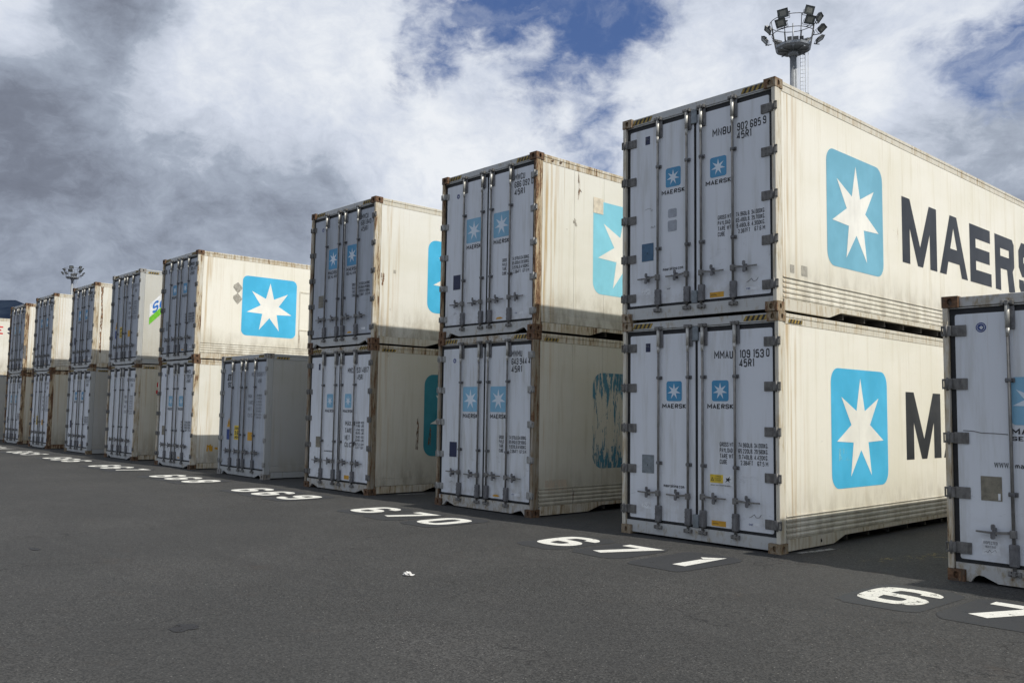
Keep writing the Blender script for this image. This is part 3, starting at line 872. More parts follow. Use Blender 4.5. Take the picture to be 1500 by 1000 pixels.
            for tp_ in (0, 1): mk('cam', 'bar_steel', lambda mb: build_cam(mb, H, tp_), dr, (bx, 0, 0), key=(H, tp_))
            for gz in S.get('guides', (.983, 2.12)):
                mk('bar_guide', 'bracket_steel', build_guide, dr, (bx, 0, gz), key='g')
            hz = S.get('handle_z', .585)
            mk('door_handle', 'bar_steel', lambda mb: build_handle(mb, sx), dr, (bx, 0, hz + random.uniform(-.012, .012)), key=sx)
            mk('handle_catch', 'bracket_steel', lambda mb: build_catch(mb, sx), dr, (bx, 0, hz), key=sx)
        if S.get('decals'): S['decals'](dr, sx, H)
    if S.get('guard', True):
        mk('centre_guard', 'label_steel', lambda mb: mb.box(-.052, .040, .022, .048, H - .305, H - .115, .008), root, key=('t', H))
        mk('centre_guard', 'label_steel', lambda mb: mb.box(-.050, .042, .022, .048, .185, .355, .008), root, key='b')
    if S.get('prints'): S['prints'](root, H)
    return root

# ------------------------------------------------------------------ prints on the doors (x from the centre line)
YD = .0475
def sheet_part(name, matname, poly, parent, y=YD, ax='y', **kw):
    return mk(name, matname, lambda mb: mb.sheet(poly, ax, y), parent, **kw)
def door_logo(dr, cx, zc, w_, h_, mat, cap='MAERSK', lines2=None, cw=.39, ch=.062, starm='door_star', r=.03):
    lg = sheet_part('logo_panel', mat, rrect(cx - w_ / 2, cx + w_ / 2, zc - h_ / 2, zc + h_ / 2, r, 4), dr)
    sheet_part('logo_star', starm, star(cx, zc - h_ * .01, min(h_, w_) * .44, .36), dr, YD - .0022)
    ls = []
    zt = zc - h_ / 2 - .035
    if cap: ls.append((cap, cx - cw / 2, cx + cw / 2, zt - ch, zt, 1))
    if lines2: ls.append((lines2, cx - cw / 2, cx + cw / 2, zt - ch * 2.05, zt - ch * 1.2, 1))
    if ls: lettering('lettering', ls, 'y', YD, 'ink_black', dr)
def weights(dr, rows, x=(.351, .563), x2=(.623, 1.037), zt=1.294, pitch=.0725, h=.056, mat='ink_black'):
    ls = []
    for i, (a, b, c) in enumerate(rows):
        z = zt - i * pitch
        wa = min(x[1] - x[0], .027 * len(a))
        ls.append((a, x[0], x[0] + wa, z - h, z))
        if b:
            wb = min(.205, .0248 * len(b)); ls.append((b, x2[0] + .205 - wb, x2[0] + .205, z - h, z))
        if c:
            wc = min(.19, .0248 * len(c)); ls.append((c, x2[1] - wc, x2[1], z - h, z))
    lettering('weight_lettering', ls, 'y', YD, mat, dr)
def scribble(dr, x, z, s, seed, mat='ink_grey'):
    rd = random.Random(seed)
    pts = [(x + i * s * .12, YD - .0005, z + rd.uniform(-.4, .4) * s * .4) for i in range(8)]
    mk('pen_scrawl', mat, lambda mb: mb.tube(pts, .0016 if s < .2 else .0022, 4), dr)
def seal(dr, x, z, mat='ink_blue', r=.042):
    sheet_part('round_sticker', mat, [(x + r * cos(a * pi / 9), z + r * sin(a * pi / 9)) for a in range(18)], dr)
    mk('sticker_ring', 'label_white', lambda mb: mb.add([(x + q * cos(a * pi / 9), YD - .002, z + q * sin(a * pi / 9)) for q in (r * .70, r * .78) for a in range(18)], [(a, (a + 1) % 18, 18 + (a + 1) % 18, 18 + a) for a in range(18)]), dr)
    mk('sticker_emblem', 'label_white', lambda mb: mb.sheet([(x - r * .45, z + r * .1), (x - r * .1, z + r * .05), (x, z + r * .4), (x + r * .2, z + r * .3), (x + r * .12, z), (x + r * .5, z + r * .25), (x + r * .35, z - r * .25), (x, z - r * .45), (x - r * .15, z - r * .15)], 'y', YD - .002), dr)
def conformity(dr, x, z):
    mk('sticker', 'label_white', lambda mb: mb.sheet(rect(x, x + .2, z, z + .045), 'y', YD), dr)
    lettering('sticker_lettering', [('CSC', x + .008, x + .065, z + .012, z + .034, 1)], 'y', YD - .002, 'ink_blue', dr)

def decals_A(reg, num, rows, logo='door_blue', plate='label_steel', gray=False, warn=False, site=True, zc=1.94, lw=.25, lh=.265, white_patch=False):
    def f(dr, sx, H):
        if sx < 0:
            door_logo(dr, -.360, zc, lw, lh, logo)
            st = mk('square_sticker', 'ink_navy', lambda mb: mb.sheet(rect(-.838, -.757, 2.478, 2.595), 'y', YD), dr)
            lettering('sticker_lettering', [('EL', -.828, -.770, 2.545, 2.572)], 'y', YD - .002, 'ink_grey', dr)
            mk('data_plate', plate, lambda mb: mb.box(-.895, -.692, YD - .004, YD + .002, .835, 1.081, .002), dr)
            mk('plate_keyhole', 'dark_void', lambda mb: mb.sheet(rect(-.80, -.793, .93, .955), 'y', YD - .0065), dr)
            if site: lettering('lettering', [('maerskline.com', -.531, -.195, .668, .716)], 'y', YD, 'ink_black', dr)
            if gray:
                mk('sticker_residue', 'label_white' if False else 'placard_blue', lambda mb: mb.sheet(rrect(-.445, -.300, 1.385, 1.505, .02, 3), 'y', YD), dr)
                mk('sticker_residue', 'placard_blue', lambda mb: mb.sheet(rrect(-.450, -.298, 1.195, 1.345, .02, 3), 'y', YD), dr)
                scribble(dr, -.84, 1.55, .16, 5); scribble(dr, -.74, 1.30, .09, 8)
                scribble(dr, -.40, .60, .07, 12, 'ink_black'); scribble(dr, -.46, .42, .07, 15)
                mk('oil_smear', 'ink_grey', lambda mb: mb.sheet(blot(-.335, .575, .022, .05, 4), 'y', YD), dr)
            mk('sticker', 'label_white', lambda mb: mb.sheet(rect(-.90, -.74, .36, .45), 'y', YD), dr)
            scribble(dr, -.88, .40, .14, 21)
        else:
            door_logo(dr, .360, zc, lw, lh, logo)
            lettering('registration_lettering', [(reg, .274, .553, 2.343, 2.448), (num, .648, .990, 2.343, 2.448), (num[-1] if False else '9' if num.startswith('902') else '0', 1.020, 1.066, 2.350, 2.452), ('45R1', .643, .853, 2.232, 2.335)], 'y', YD, 'ink_black', dr)
            weights(dr, rows)
            mk('orange_label', 'label_orange', lambda mb: mb.sheet(rect(.226, .438, .238, .306), 'y', YD), dr)
            lettering('label_lettering', [('CAUTION', .245, .33, .263, .277)], 'y', YD - .002, 'ink_black', dr)
            if warn:
                mk('warning_label', 'label_white', lambda mb: mb.sheet(rect(.200, .545, .728, .888), 'y', YD), dr)
                mk('warning_panel', 'label_yellow', lambda mb: mb.sheet(rect(.206, .400, .778, .882), 'y', YD - .002), dr)
                mk('warning_triangle', 'ink_black', lambda mb: mb.sheet([(.215, .80), (.265, .80), (.240, .852)], 'y', YD - .0035), dr)
                mk('warning_triangle', 'label_yellow', lambda mb: mb.sheet([(.227, .807), (.253, .807), (.240, .835)], 'y', YD - .005), dr)
                lettering('warning_lettering', [('WARNING', .290, .365, .852, .866), ('ELECTRICAL', .282, .385, .828, .840), ('HAZARD', .290, .37, .805, .817), ('CONNECT ONLY TO EARTHED SUPPLY', .215, .52, .742, .758)], 'y', YD - .0035, 'ink_black', dr)
                mk('warning_figure', 'ink_black', lambda mb: mb.sheet([(.42, .79), (.45, .815), (.44, .845), (.47, .84), (.50, .872), (.492, .838), (.52, .835), (.488, .82), (.495, .79), (.47, .812)], 'y', YD - .002), dr)
            scribble(dr, .77, .42, .2, 31, 'ink_black')
            conformity(dr, .76, .285)
    return f
flat('placard_blue', (.36, .385, .43), .5)

def decals_B(lines, rows, logo='door_blue_pale', plate='ink_navy', dark_right=True, size=.40, hz=1.835, hh=.42, second=None, xr=.660, code_w=.44, cap=.39, sticker='seal'):
    def f(dr, sx, H):
        cx = -.355 if sx < 0 else .355
        door_logo(dr, cx, hz, size, hh, logo, 'MAERSK', second, cw=cap, ch=.075, r=.02)
        if sx < 0:
            if sticker == 'seal': seal(dr, -.80, 2.50)
            else: mk('square_sticker', 'ink_navy', lambda mb: mb.sheet(rect(-.84, -.77, 2.46, 2.58), 'y', YD), dr)
            mk('data_plate', plate, lambda mb: mb.box(-.895, -.700, YD - .004, YD + .002, .845, 1.10, .002), dr)
            scribble(dr, -.88, .42, .12, 41)
        else:
            ls = []
            z = 2.62
            for s_ in lines:
                ls.append((s_, xr, xr + min(code_w, .062 * len(s_)), z - .105, z)); z -= .125
            lettering('registration_lettering', ls, 'y', YD, 'ink_black', dr)
            weights(dr, rows, x=(.39, .50), x2=(.63, 1.03), zt=1.25, mat='ink_black')
            mk('orange_label', 'label_orange', lambda mb: mb.sheet(blot(.33, .27, .07, .02, 3), 'y', YD), dr)
            conformity(dr, .70, .30)
    return f
ROWS = [('GROSS WT.', '74,960LB.', '34,000KG.'), ('PAYLOAD', '65,480LB.', '29,700KG.'), ('TARE WT.', '9,480LB.', '4,300KG.'), ('CUBE', '2,387FT', '67.6 M')]
ROWS2 = [('GROSS WT.', '74,960LB.', '34,000KG.'), ('PAYLOAD', '65,220LB.', '29,580KG.'), ('TARE WT.', '9,740LB.', '4,420KG.'), ('CUBE', '2,384FT', '67.5 M')]
ROWS3 = [('GROSS', '74,970LB.', '34,000KG.'), ('PAYLO', '65,050LB.', '29,500KG.'), ('TARE', '9,920LB.', '4,500KG.'), ('CUBE', '2,384FT', '67.5 M')]

def decals_669L(dr, sx, H):
    cx = -.345 if sx < 0 else .345
    door_logo(dr, cx, 1.80, .24, .28, 'door_blue_pale', 'MAERSK', None, cw=.36, ch=.06)
    if sx < 0:
        mk('square_sticker', 'ink_navy', lambda mb: mb.sheet(rect(-.83, -.76, 2.44, 2.57), 'y', YD), dr)
        mk('data_plate', 'label_tan', lambda mb: mb.box(-.855, -.66, YD - .004, YD + .002, .84, 1.06, .002), dr)
        lettering('lettering', [('www.maerskline.com', -.52, -.18, .762, .802)], 'y', YD, 'ink_black', dr)
    else:
        lettering('registration_lettering', [('MWCU', .30, .53, 2.35, 2.46), ('531 4817', .63, 1.05, 2.35, 2.46), ('45R1', .66, .86, 2.21, 2.32)], 'y', YD, 'ink_black', dr)
        ls = [(s_, .26, .26 + .062 * len(s_), z - .095, z) for s_, z in (('MAX.GR', 1.40), ('TARE', 1.26), ('NET', 1.12), ('CU.CAP', .98))]
        ls += [(a, .655, .80, z - .05, z) for a, z in (('34,000', 1.40), ('74,960', 1.335), ('4,540', 1.26), ('10,010', 1.195), ('29,460', 1.12), ('64,950', 1.055), ('67.3', .98), ('2,377', .915))]
        ls += [(a, .84, .94, z - .05, z) for a, z in (('KGS', 1.40), ('LBS', 1.335), ('KGS', 1.26), ('LBS', 1.195), ('KGS', 1.12), ('LBS', 1.055), ('CU.M', .98), ('CU.F', .915))]
        lettering('weight_lettering', ls, 'y', YD, 'ink_black', dr)
        mk('orange_label', 'label_orange', lambda mb: mb.sheet(rect(.27, .45, .25, .33), 'y', YD), dr)

def decals_carrier(mono, tri=True, reg=('MEDU 910487 7', '45R1'), col='ink_black'):
    def f(dr, sx, H):
        if sx < 0:
            if mono:
                # monogram: a wide lower-case m over SC
                def mm(mb):
                    x0 = -.90; w3 = .058; z0 = 2.29; z1 = 2.45
                    for i in range(3): mb.add([(x0 + i * .088 + a, YD, b) for a, b in ((0, z0), (.052, z0), (.052, z1 - .03), (0, z1 - .03))], [(0, 1, 2, 3)])
                    mb.add([(a, YD, b) for a, b in ((x0, z1 - .03), (x0 + .228, z1 - .03), (x0 + .21, z1), (x0, z1))], [(0, 1, 2, 3)])
                    mb.add([(a, YD, b) for a, b in ((x0 - .03, z0 - .0), (x0 - .002, z0), (x0 - .002, z0 + .05), (x0 - .03, z0 + .05))], [(0, 1, 2, 3)])
                mk('monogram', col, mm, dr)
                lettering('lettering', [('SC', -.895, -.675, 2.12, 2.255, 1)], 'y', YD, col, dr)
            if tri:
                mk('warning_triangle', 'label_orange', lambda mb: mb.sheet([(-.86, 1.155), (-.66, 1.155), (-.76, 1.385)], 'y', YD), dr)
                mk('warning_bolt', 'ink_black', lambda mb: mb.sheet([(-.775, 1.30), (-.745, 1.30), (-.752, 1.25), (-.735, 1.25), (-.765, 1.185), (-.757, 1.235), (-.777, 1.235)], 'y', YD - .002), dr)
                mk('blue_label', 'ink_blue', lambda mb: mb.sheet(rect(-.86, -.66, .85, 1.10), 'y', YD), dr)
                mk('yellow_label', 'label_yellow', lambda mb: mb.sheet(rect(-.45, -.17, .86, 1.20), 'y', YD), dr)
                lettering('label_lettering', [('CAUTION', -.43, -.19, 1.10, 1.16, 1), ('9.6', -.40, -.22, .98, 1.07, 1), ('HIGH', -.41, -.21, .89, .95, 1)], 'y', YD - .002, 'ink_black', dr)
        else:
            a, b = reg
            lettering('registration_lettering', [(a[:4], .36, .56, 2.37, 2.47), (a[5:], .63, 1.05, 2.37, 2.47), (b, .70, .88, 2.21, 2.31)], 'y', YD, 'ink_grey', dr)
            ls = [(s_, .235, .235 + .062 * len(s_), z - .09, z) for s_, z in (('MGW', 1.95), ('TARE', 1.80), ('NET', 1.65), ('CU.CAP', 1.50))]
            ls += [(t_, .66, .92, z - .05, z) for t_, z in (('35,000 KG', 1.95), ('77,160 LB', 1.88), ('4,590 KG', 1.80), ('10,120 LB', 1.73), ('30,410 KG', 1.65), ('67,040 LB', 1.58), ('67.9 CU.M', 1.50), ('2,397 CU.F', 1.43))]
            lettering('weight_lettering', ls, 'y', YD, 'ink_grey', dr)
            if tri: mk('orange_label', 'label_orange', lambda mb: mb.sheet(rect(.26, .50, .86, 1.06), 'y', YD), dr)
    return f
def decals_672(dr, sx, H):
    cx = -.40 if sx < 0 else .40
    lg = sheet_part('logo_panel', 'door_blue_pale', rrect(cx - .20, cx + .20, 1.58, 2.05, .05, 5), dr)
    sheet_part('logo_star', 'door_star', star(cx, 1.81, .19, .38), dr, YD - .0022)
    lettering('lettering', [('MAERSK', cx - .20, cx + .22, 1.485, 1.545, 1), ('SEALAND', cx - .20, cx + .22, 1.425, 1.468, 1)], 'y', YD, 'ink_black', dr)
    if sx < 0:
        seal(dr, -.855, 2.56, r=.050)
        mk('data_plate', 'label_tan', lambda mb: mb.box(-.895, -.700, YD - .004, YD + .002, .825, 1.065, .002), dr)
        mk('plate_tag', 'label_white', lambda mb: mb.sheet(rect(-.735, -.712, .835, .90), 'y', YD - .0065), dr)
        lettering('lettering', [('WWW.', -.765, -.62, 1.155, 1.210), ('maerskline.com', -.575, -.12, 1.155, 1.210)], 'y', YD, 'ink_black', dr)
        mk('weld_seam', 'hinge_steel', lambda mb: mb.tube([(-1.05, YD, 1.515), (-.95, YD, 1.51), (-.88, YD, 1.495), (-.75, YD, 1.492), (-.63, YD, 1.485)], .004, 5), dr)
        mk('sticker', 'label_white', lambda mb: mb.sheet(rect(-.90, -.73, .29, .44), 'y', YD), dr)
        lettering('sticker_lettering', [('INSPECTED', -.885, -.755, .395, .425), ('NEXT DUE', -.87, -.77, .36, .382)], 'y', YD - .002, 'ink_grey', dr)
        scribble(dr, -.88, .325, .14, 51, 'ink_black')
    else:
        lettering('registration_lettering', [('MWSU', .274, .553, 2.343, 2.448), ('900 114 2', .640, 1.05, 2.343, 2.448)], 'y', YD, 'ink_black', dr)
        weights(dr, ROWS)

# prints on the sides
def side_logo(root, ya, yb, za, zb, mat, starm='star_white', r=.20, R=.69, show_star=True, cut=False, chip_word=None):
    X = HW - .0098
    mk('logo_panel', mat, lambda mb: mb.sheet(rrect(ya, yb, za, zb, r, 6), 'x', X), root)
    if show_star:
        mk('logo_star', starm, lambda mb: mb.sheet(star((ya + yb) / 2, (za + zb) / 2 - .02, R, .40), 'x', X + .002), root)
    if cut: mk('primer_patch', 'primer_tan', lambda mb: mb.sheet(rect(ya + .0, ya + .25, zb - .22, zb + .05), 'x', X + .0035), root)
def side_word(root, z0=1.035, z1=2.030):
    X = HW - .0098
    spans = [('M', 3.535, 4.790), ('A', 4.890, 6.040), ('E', 6.155, 7.125), ('R', 7.320, 8.290), ('S', 8.530, 9.500), ('K', 9.720, 10.80)]
    for ch, a, b in spans:
        def bl(mb):
            for i, (vs, fs) in enumerate(capital(ch, a, b, z0, z1, .265)):
                mb.add([(X + (.0012 if ch == 'K' and i == 2 else 0), u, v) for u, v in vs], fs)
        mk('letter', 'letter_black', bl, root)
def stain(root, poly, mat='rust_scab', off=0.0): mk('rust_stain', mat, lambda mb: mb.sheet(poly, 'x', HW - .0105 + off), root)

# ------------------------------------------------------------------ the yard: one stack per slot
SX = {673: 8.68, 672: 4.340, 671: 0.0, 670: -4.330, 669: -8.701, 668: -13.135, 667: -17.093, 666: -21.555, 665: -25.747, 664: -30.086, 663: -34.551, 662: -39.20}
SY = {673: -.12, 672: -.02, 671: 0.0, 670: .10, 669: 0.0, 668: .10, 667: .05, 666: .15, 665: .16, 664: .08, 663: .22, 662: -.55}
def put(slot, level, label, S, H=HT, base=0.0, dx=0.0, dy=0.0):
    j = random.Random(slot * 7 + level)
    return container(slot, SX[slot] + dx + .015 + j.uniform(-.008, .008) * level, SY[slot] + dy + j.uniform(-.02, .02) * level, base, label, S, H, radians(j.uniform(-.15, .15)))

# 671: the two nearly clean containers with the full word along the side
def prints_671U(root, H):
    side_logo(root, 1.27, 2.90, .72, 2.30, 'logo_faded', r=.19)
    side_word(root)
    mk('sticker_residue', 'placard_grey', lambda mb: mb.sheet(rect(.33, .43, .50, .60), 'x', HW - .0098), root)
    mk('sticker_residue', 'placard_grey', lambda mb: mb.sheet(rect(.60, .75, .49, .62), 'x', HW - .0098), root)
    mk('smudge', 'tan_smudge', lambda mb: mb.sheet(blot(3.33, 1.50, .09, .17, 6, j=.4), 'x', HW - .0098), root)
def prints_671L(root, H):
    side_logo(root, 1.29, 2.92, .70, 2.27, 'logo_bright', r=.19)
    side_word(root, 1.02, 2.01)
    mk('sticker_residue', 'logo_residue', lambda mb: mb.sheet(rect(1.48, 1.76, 1.06, 1.22), 'x', HW - .0085), root)
    mk('drain_hole', 'dark_void', lambda mb: mb.sheet(blot(.98, .085, .02, .025, 9), 'x', HW - .0035), root)
put(671, 0, 'lower cream container with bright blue star square, standing on the asphalt behind number 671',
    dict(decals=decals_A('MMAU', '109 153', ROWS2, warn=True), prints=prints_671L, side='side_cream', post='frame_light', cast='casting_tan', side_stripes=True, seams=1))
put(671, 1, 'upper cream container with faded blue star square and whole black word on its side',
    dict(decals=decals_A('MNBU', '902 685', ROWS, gray=True, plate='label_blue_grey'), prints=prints_671U, side='side_cream', post='frame_light', cast='casting_tan', seams=1), base=HT + .004, dx=-.004)
# 672: single, close on the right
put(672, 0, 'nearest white container at the right edge, alone in its slot, with chipped arched sill',
    dict(decals=decals_672, sill='arched', front='front_rusty', post='frame_worn', cast='casting_rusty', side='side_worn', guard=False, stripes=False, guides=(.90, 2.02), handle_z=.53))
# 673, beyond the frame: its shadow is what darkens the foot of 672
for lv in (0, 1):
    put(673, lv, ('lower' if lv == 0 else 'upper') + ' white container of the stack just right of the photographed row', dict(side='side_clean', decals=decals_A('MNBU', '311 208', ROWS)), base=lv * (HT + .004))
# 670
def prints_670U(root, H):
    side_logo(root, 1.37, 3.02, .74, 2.34, 'logo_pale', r=.20, R=.72, cut=True)
    stain(root, [(1.00, 2.76), (1.02, 2.60), (1.04, 2.46), (1.10, 2.40), (1.03, 2.42), (1.0, 2.25), (.985, 2.22), (.99, 2.44), (.985, 2.6)])
    mk('scuff', 'placard_grey', lambda mb: mb.sheet(blot(.92, 1.88, .035, .06, 12, j=.7), 'x', HW - .0098), root)
    for yy, zz in ((.37, H - .09), (.56, H - .085)): mk('rivet_plate', 'casting_rusty', lambda mb: mb.sheet(blot(yy, zz, .03, .018, 2), 'x', HW - .0020), root)
def prints_670L(root, H):
    side_logo(root, 1.40, 3.02, .71, 2.31, 'logo_peeled', r=.24, show_star=False)
    stain(root, [(.90, .40), (.93, .41), (.96, .38), (.945, .22), (.93, .16), (.92, .30)], off=.004)
    mk('repair_patch', 'tan_smudge', lambda mb: mb.sheet(rect(.30, .80, .36, .56), 'x', HW - .0105), root)
put(670, 0, 'shaded lower container whose blue side logo has almost all peeled off',
    dict(decals=decals_B(('MWMU', '643 944 4', '45R1'), ROWS3, logo='door_blue_pale'), prints=prints_670L, sill='notched', side='side_greyed', post='frame_dark', rail='frame_worn', cast='casting_rusty', door='door_worn', front='front_rusty', small_hinge=True, hinge='hinge_white', seams=16, guard=False, side_stripes=True))
put(670, 1, 'upper container with rust-streaked corner post and pale blue logo with a square bite of primer',
    dict(decals=decals_B(('MWCU', '686 092 0', '45R1'), ROWS3, logo='door_blue_pale'), prints=prints_670U, sill='notched', side='side_worn', post='frame_rusty', cast='casting_rusty', door='door_white', front='front_light', small_hinge=True, hinge='hinge_white', skirt='kick', seams=16, rail='frame_worn', guard=False), base=HT + .006, dx=.004)
# 669
def prints_669U(root, H):
    side_logo(root, 1.32, 2.96, .72, 2.22, 'logo_bright', r=.20)
    mk('scuff', 'placard_grey', lambda mb: mb.sheet(rect(.47, .53, 1.42, 1.49), 'x', HW - .0098), root)
    stain(root, blot(.22, 1.28, .03, .16, 8, j=.6))
def prints_669L(root, H):
    side_logo(root, 1.29, 2.95, .71, 2.36, 'logo_teal', r=.22)
    stain(root, [(1.10, .86), (1.16, .84), (1.17, 1.30), (1.15, 1.50), (1.12, 1.46)])
    stain(root, [(1.40, .94), (1.47, .92), (1.48, 1.22), (1.45, 1.32)], off=.003)
put(669, 0, 'shaded lower container with dark teal logo and two upright rust streaks on its side',
    dict(decals=decals_669L, prints=prints_669L, sill='notched', side='side_greyed', post='frame_dark', cast='casting_rusty', door='door_white', front='front_rusty', small_hinge=True, skirt='kick', seams=6, guard=False, side_stripes=True, rail='frame_worn'))
put(669, 1, 'upper container with creased plain side, half a star square showing, and two-line door logos',
    dict(decals=decals_B(('MWCU', '681 840 7', '45R1'), ROWS3, logo='door_blue', size=.36, second='SEALAND', plate='label_tan'), prints=prints_669U, sill='notched', side='side_pale', post='frame_worn', cast='casting_rusty', door='door_grey', front='front_light', small_hinge=True, skirt='plain', seams=6, guard=False, rail='frame_light'), base=HT + .005)
# 668: single grey container with a monogram on the door
put(668, 0, 'single low grey container with black m over SC and yellow warning labels on its doors',
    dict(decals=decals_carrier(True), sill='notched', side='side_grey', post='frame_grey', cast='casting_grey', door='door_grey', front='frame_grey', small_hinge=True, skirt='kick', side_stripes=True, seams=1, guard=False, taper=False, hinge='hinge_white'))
# 667
def prints_667U(root, H):
    side_logo(root, 1.29, 2.94, .71, 2.36, 'logo_bright', r=.15, R=.70)
    for zc in (1.99, 1.69):
        mk('faded_placard', 'placard_grey', lambda mb: mb.sheet([(1.155 + .135 * a, zc + .155 * b) for a, b in ((0, -1), (.25, -.8), (1, 0), (.8, .3), (.0, 1), (-.9, .45), (-1, 0), (-.5, -.5))], 'x', HW - .0098), root)
    mk('hatch_frame', 'frame_light', lambda mb: [mb.box(HW - .014, HW - .004, 3.03, 3.065, .46, 2.08, .002), mb.box(HW - .014, HW - .004, 3.066, 5.2, 2.04, 2.08, .002), mb.box(HW - .014, HW - .004, 3.066, 5.2, .95, .98, .002)], root)
    stain(root, [(3.04, .97), (3.07, .97), (3.075, .50), (3.05, .46)], off=.007)
def prints_667L(root, H):
    for p in ([(.43, .47), (.47, .46), (.475, .60), (.52, .47), (.60, .46), (.60, .62), (.56, .60), (.545, .66), (.50, .62), (.44, .64)], blot(.70, .54, .05, .03, 5)): 
        mk('orange_scrape', 'label_orange', lambda mb: mb.sheet(p, 'x', HW - .0098), root)
put(667, 0, 'lower container with bright sunlit strip of side, rusty post and small orange scrape',
    dict(decals=decals_B(('MWCU', '538 211 4', '45R1'), ROWS3, logo='door_blue_pale', size=.30, hh=.28, hz=1.78, plate='label_tan'), prints=prints_667L, sill='notched', side='side_pale', post='frame_worn', cast='casting_rusty', door='door_white', small_hinge=True, skirt='beads' if False else 'kick', seams=10, guard=False, rail='frame_worn'))
put(667, 1, 'upper sunlit container with whole white star on blue square and two grey diamond placards',
    dict(decals=decals_B(('MNBU', '905 417 2', '45R1'), ROWS, logo='door_blue', size=.25, hh=.27, hz=1.95, plate='label_steel', sticker='sq'), prints=prints_667U, sill='notched', side='side_cream', post='frame_worn', cast='casting_rusty', door='door_grey', seams=1, guard=True), base=HT + .005)
# 666
def prints_666U(root, H):
    X = HW - .0098
    # slanting banner: white band, blue letters, green stripe below
    a = (.36, .50)
    mk('banner', 'label_white', lambda mb: mb.sheet([(.33, 1.33), (1.20, 2.25), (1.20, 2.95 - .2), (.33, 1.83)], 'x', X), root)
    mk('green_stripe', 'ink_green', lambda mb: mb.sheet([(.33, 1.20), (1.20, 2.08), (1.20, 2.30), (.33, 1.42)], 'x', X + .002), root)
    vs, fs = text2d('Sea', 0, .78, 0, .34, 1)
    k = 1.01; ang = math.atan(.92)
    mk('lettering', 'ink_sea_blue', lambda mb: mb.add([(X + .002 + k * .0004, .42 + u * cos(ang), 1.52 + u * sin(ang) + v) for u, v, k in vs], fs), root)
def prints_666L(root, H):
    X = HW - .0098
    for cy, cz, r_ in ((.74, 2.28, .09), (.70, 2.06, .07)):
        mk('red_mark', 'ink_red', lambda mb: mb.sheet(blot(cy, cz, r_, r_ * 1.1, 4, j=.3), 'x', X), root)
put(666, 0, 'shaded lower grey-cream container with two red marks high on its side',
    dict(decals=decals_carrier(False, False, ('SUDU 803', '45R1')), prints=prints_666L, sill='notched', side='side_greyed', post='frame_worn', cast='casting_rusty', door='door_worn', small_hinge=True, skirt='kick', side_stripes=True, guard=False, taper=False))
put(666, 1, 'upper pale grey container with slanting white banner, blue letters and green stripe',
    dict(decals=decals_carrier(False, True, ('SUDU 803 114', '45R1')), prints=prints_666U, sill='notched', side='side_grey2', post='frame_grey', cast='casting_grey', door='door_grey', small_hinge=True, skirt='kick', side_stripes=True, guard=False, seams=20), base=HT + .005)
# 665
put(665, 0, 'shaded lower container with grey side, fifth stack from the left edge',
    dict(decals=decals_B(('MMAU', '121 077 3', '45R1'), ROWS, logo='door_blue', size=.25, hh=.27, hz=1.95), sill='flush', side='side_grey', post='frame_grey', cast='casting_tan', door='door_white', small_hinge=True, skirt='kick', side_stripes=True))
put(665, 1, 'upper white container with a heavy rust run down the seam beside its post',
    dict(decals=decals_B(('MWCU', '667 302 8', '45R1'), ROWS3, logo='door_blue', size=.28, hh=.32, hz=1.85), prints=lambda root, H: stain(root, [(.235, .50), (.30, .50), (.28, 1.1), (.31, 1.7), (.27, 2.3), (.30, 2.75), (.20, 2.75), (.24, 2.0), (.22, 1.2)]), sill='notched', side='side_pale', post='frame_worn', cast='casting_rusty', door='door_grey', small_hinge=True, skirt='plain', guard=False), base=HT + .005)
# 664
put(664, 0, 'shaded lower container with orange sticker marks on its doors, third full stack from the left',
    dict(decals=decals_carrier(False, True, ('MEDU 911', '45R1')), sill='notched', side='side_greyed', post='frame_rusty', cast='casting_rusty', door='door_white', small_hinge=True, skirt='kick', guard=False))
put(664, 1, 'upper container with plain clean side and ribbed skirt, highest against the dark hill',
    dict(decals=decals_B(('MNBU', '300 671 5', '45R1'), ROWS, logo='door_blue', size=.28, hh=.30, hz=1.85), sill='notched', side='side_clean', post='frame_light', cast='casting_rusty', door='door_grey', skirt='beads', guard=False), base=HT + .005)
# 663
def prints_663U(root, H):
    mk('bare_patch', 'hinge_steel', lambda mb: mb.sheet([(.012, .62), (.10, .55), (.105, 1.12), (.012, 1.15)], 'x', HW - .0025), root)
    mk('scuff', 'placard_grey', lambda mb: mb.sheet(blot(.36, .82, .03, .07, 3), 'x', HW - .0098), root)
put(663, 0, 'shaded lower container of the narrow stack beside the red-lettered one',
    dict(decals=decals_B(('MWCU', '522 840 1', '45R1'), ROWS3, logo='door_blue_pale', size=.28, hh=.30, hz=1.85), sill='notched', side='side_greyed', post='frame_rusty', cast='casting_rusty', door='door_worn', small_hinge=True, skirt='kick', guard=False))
put(663, 1, 'upper container with bare patch low on its rusty corner post, in front of the hill',
    dict(decals=decals_B(('MWCU', '690 215 6', '45R1'), ROWS3, logo='door_blue_pale', size=.28, hh=.30, hz=1.85), prints=prints_663U, sill='notched', side='side_pale', post='frame_rusty', cast='casting_rusty', door='door_grey', small_hinge=True, skirt='plain', guard=False), base=HT + .005)
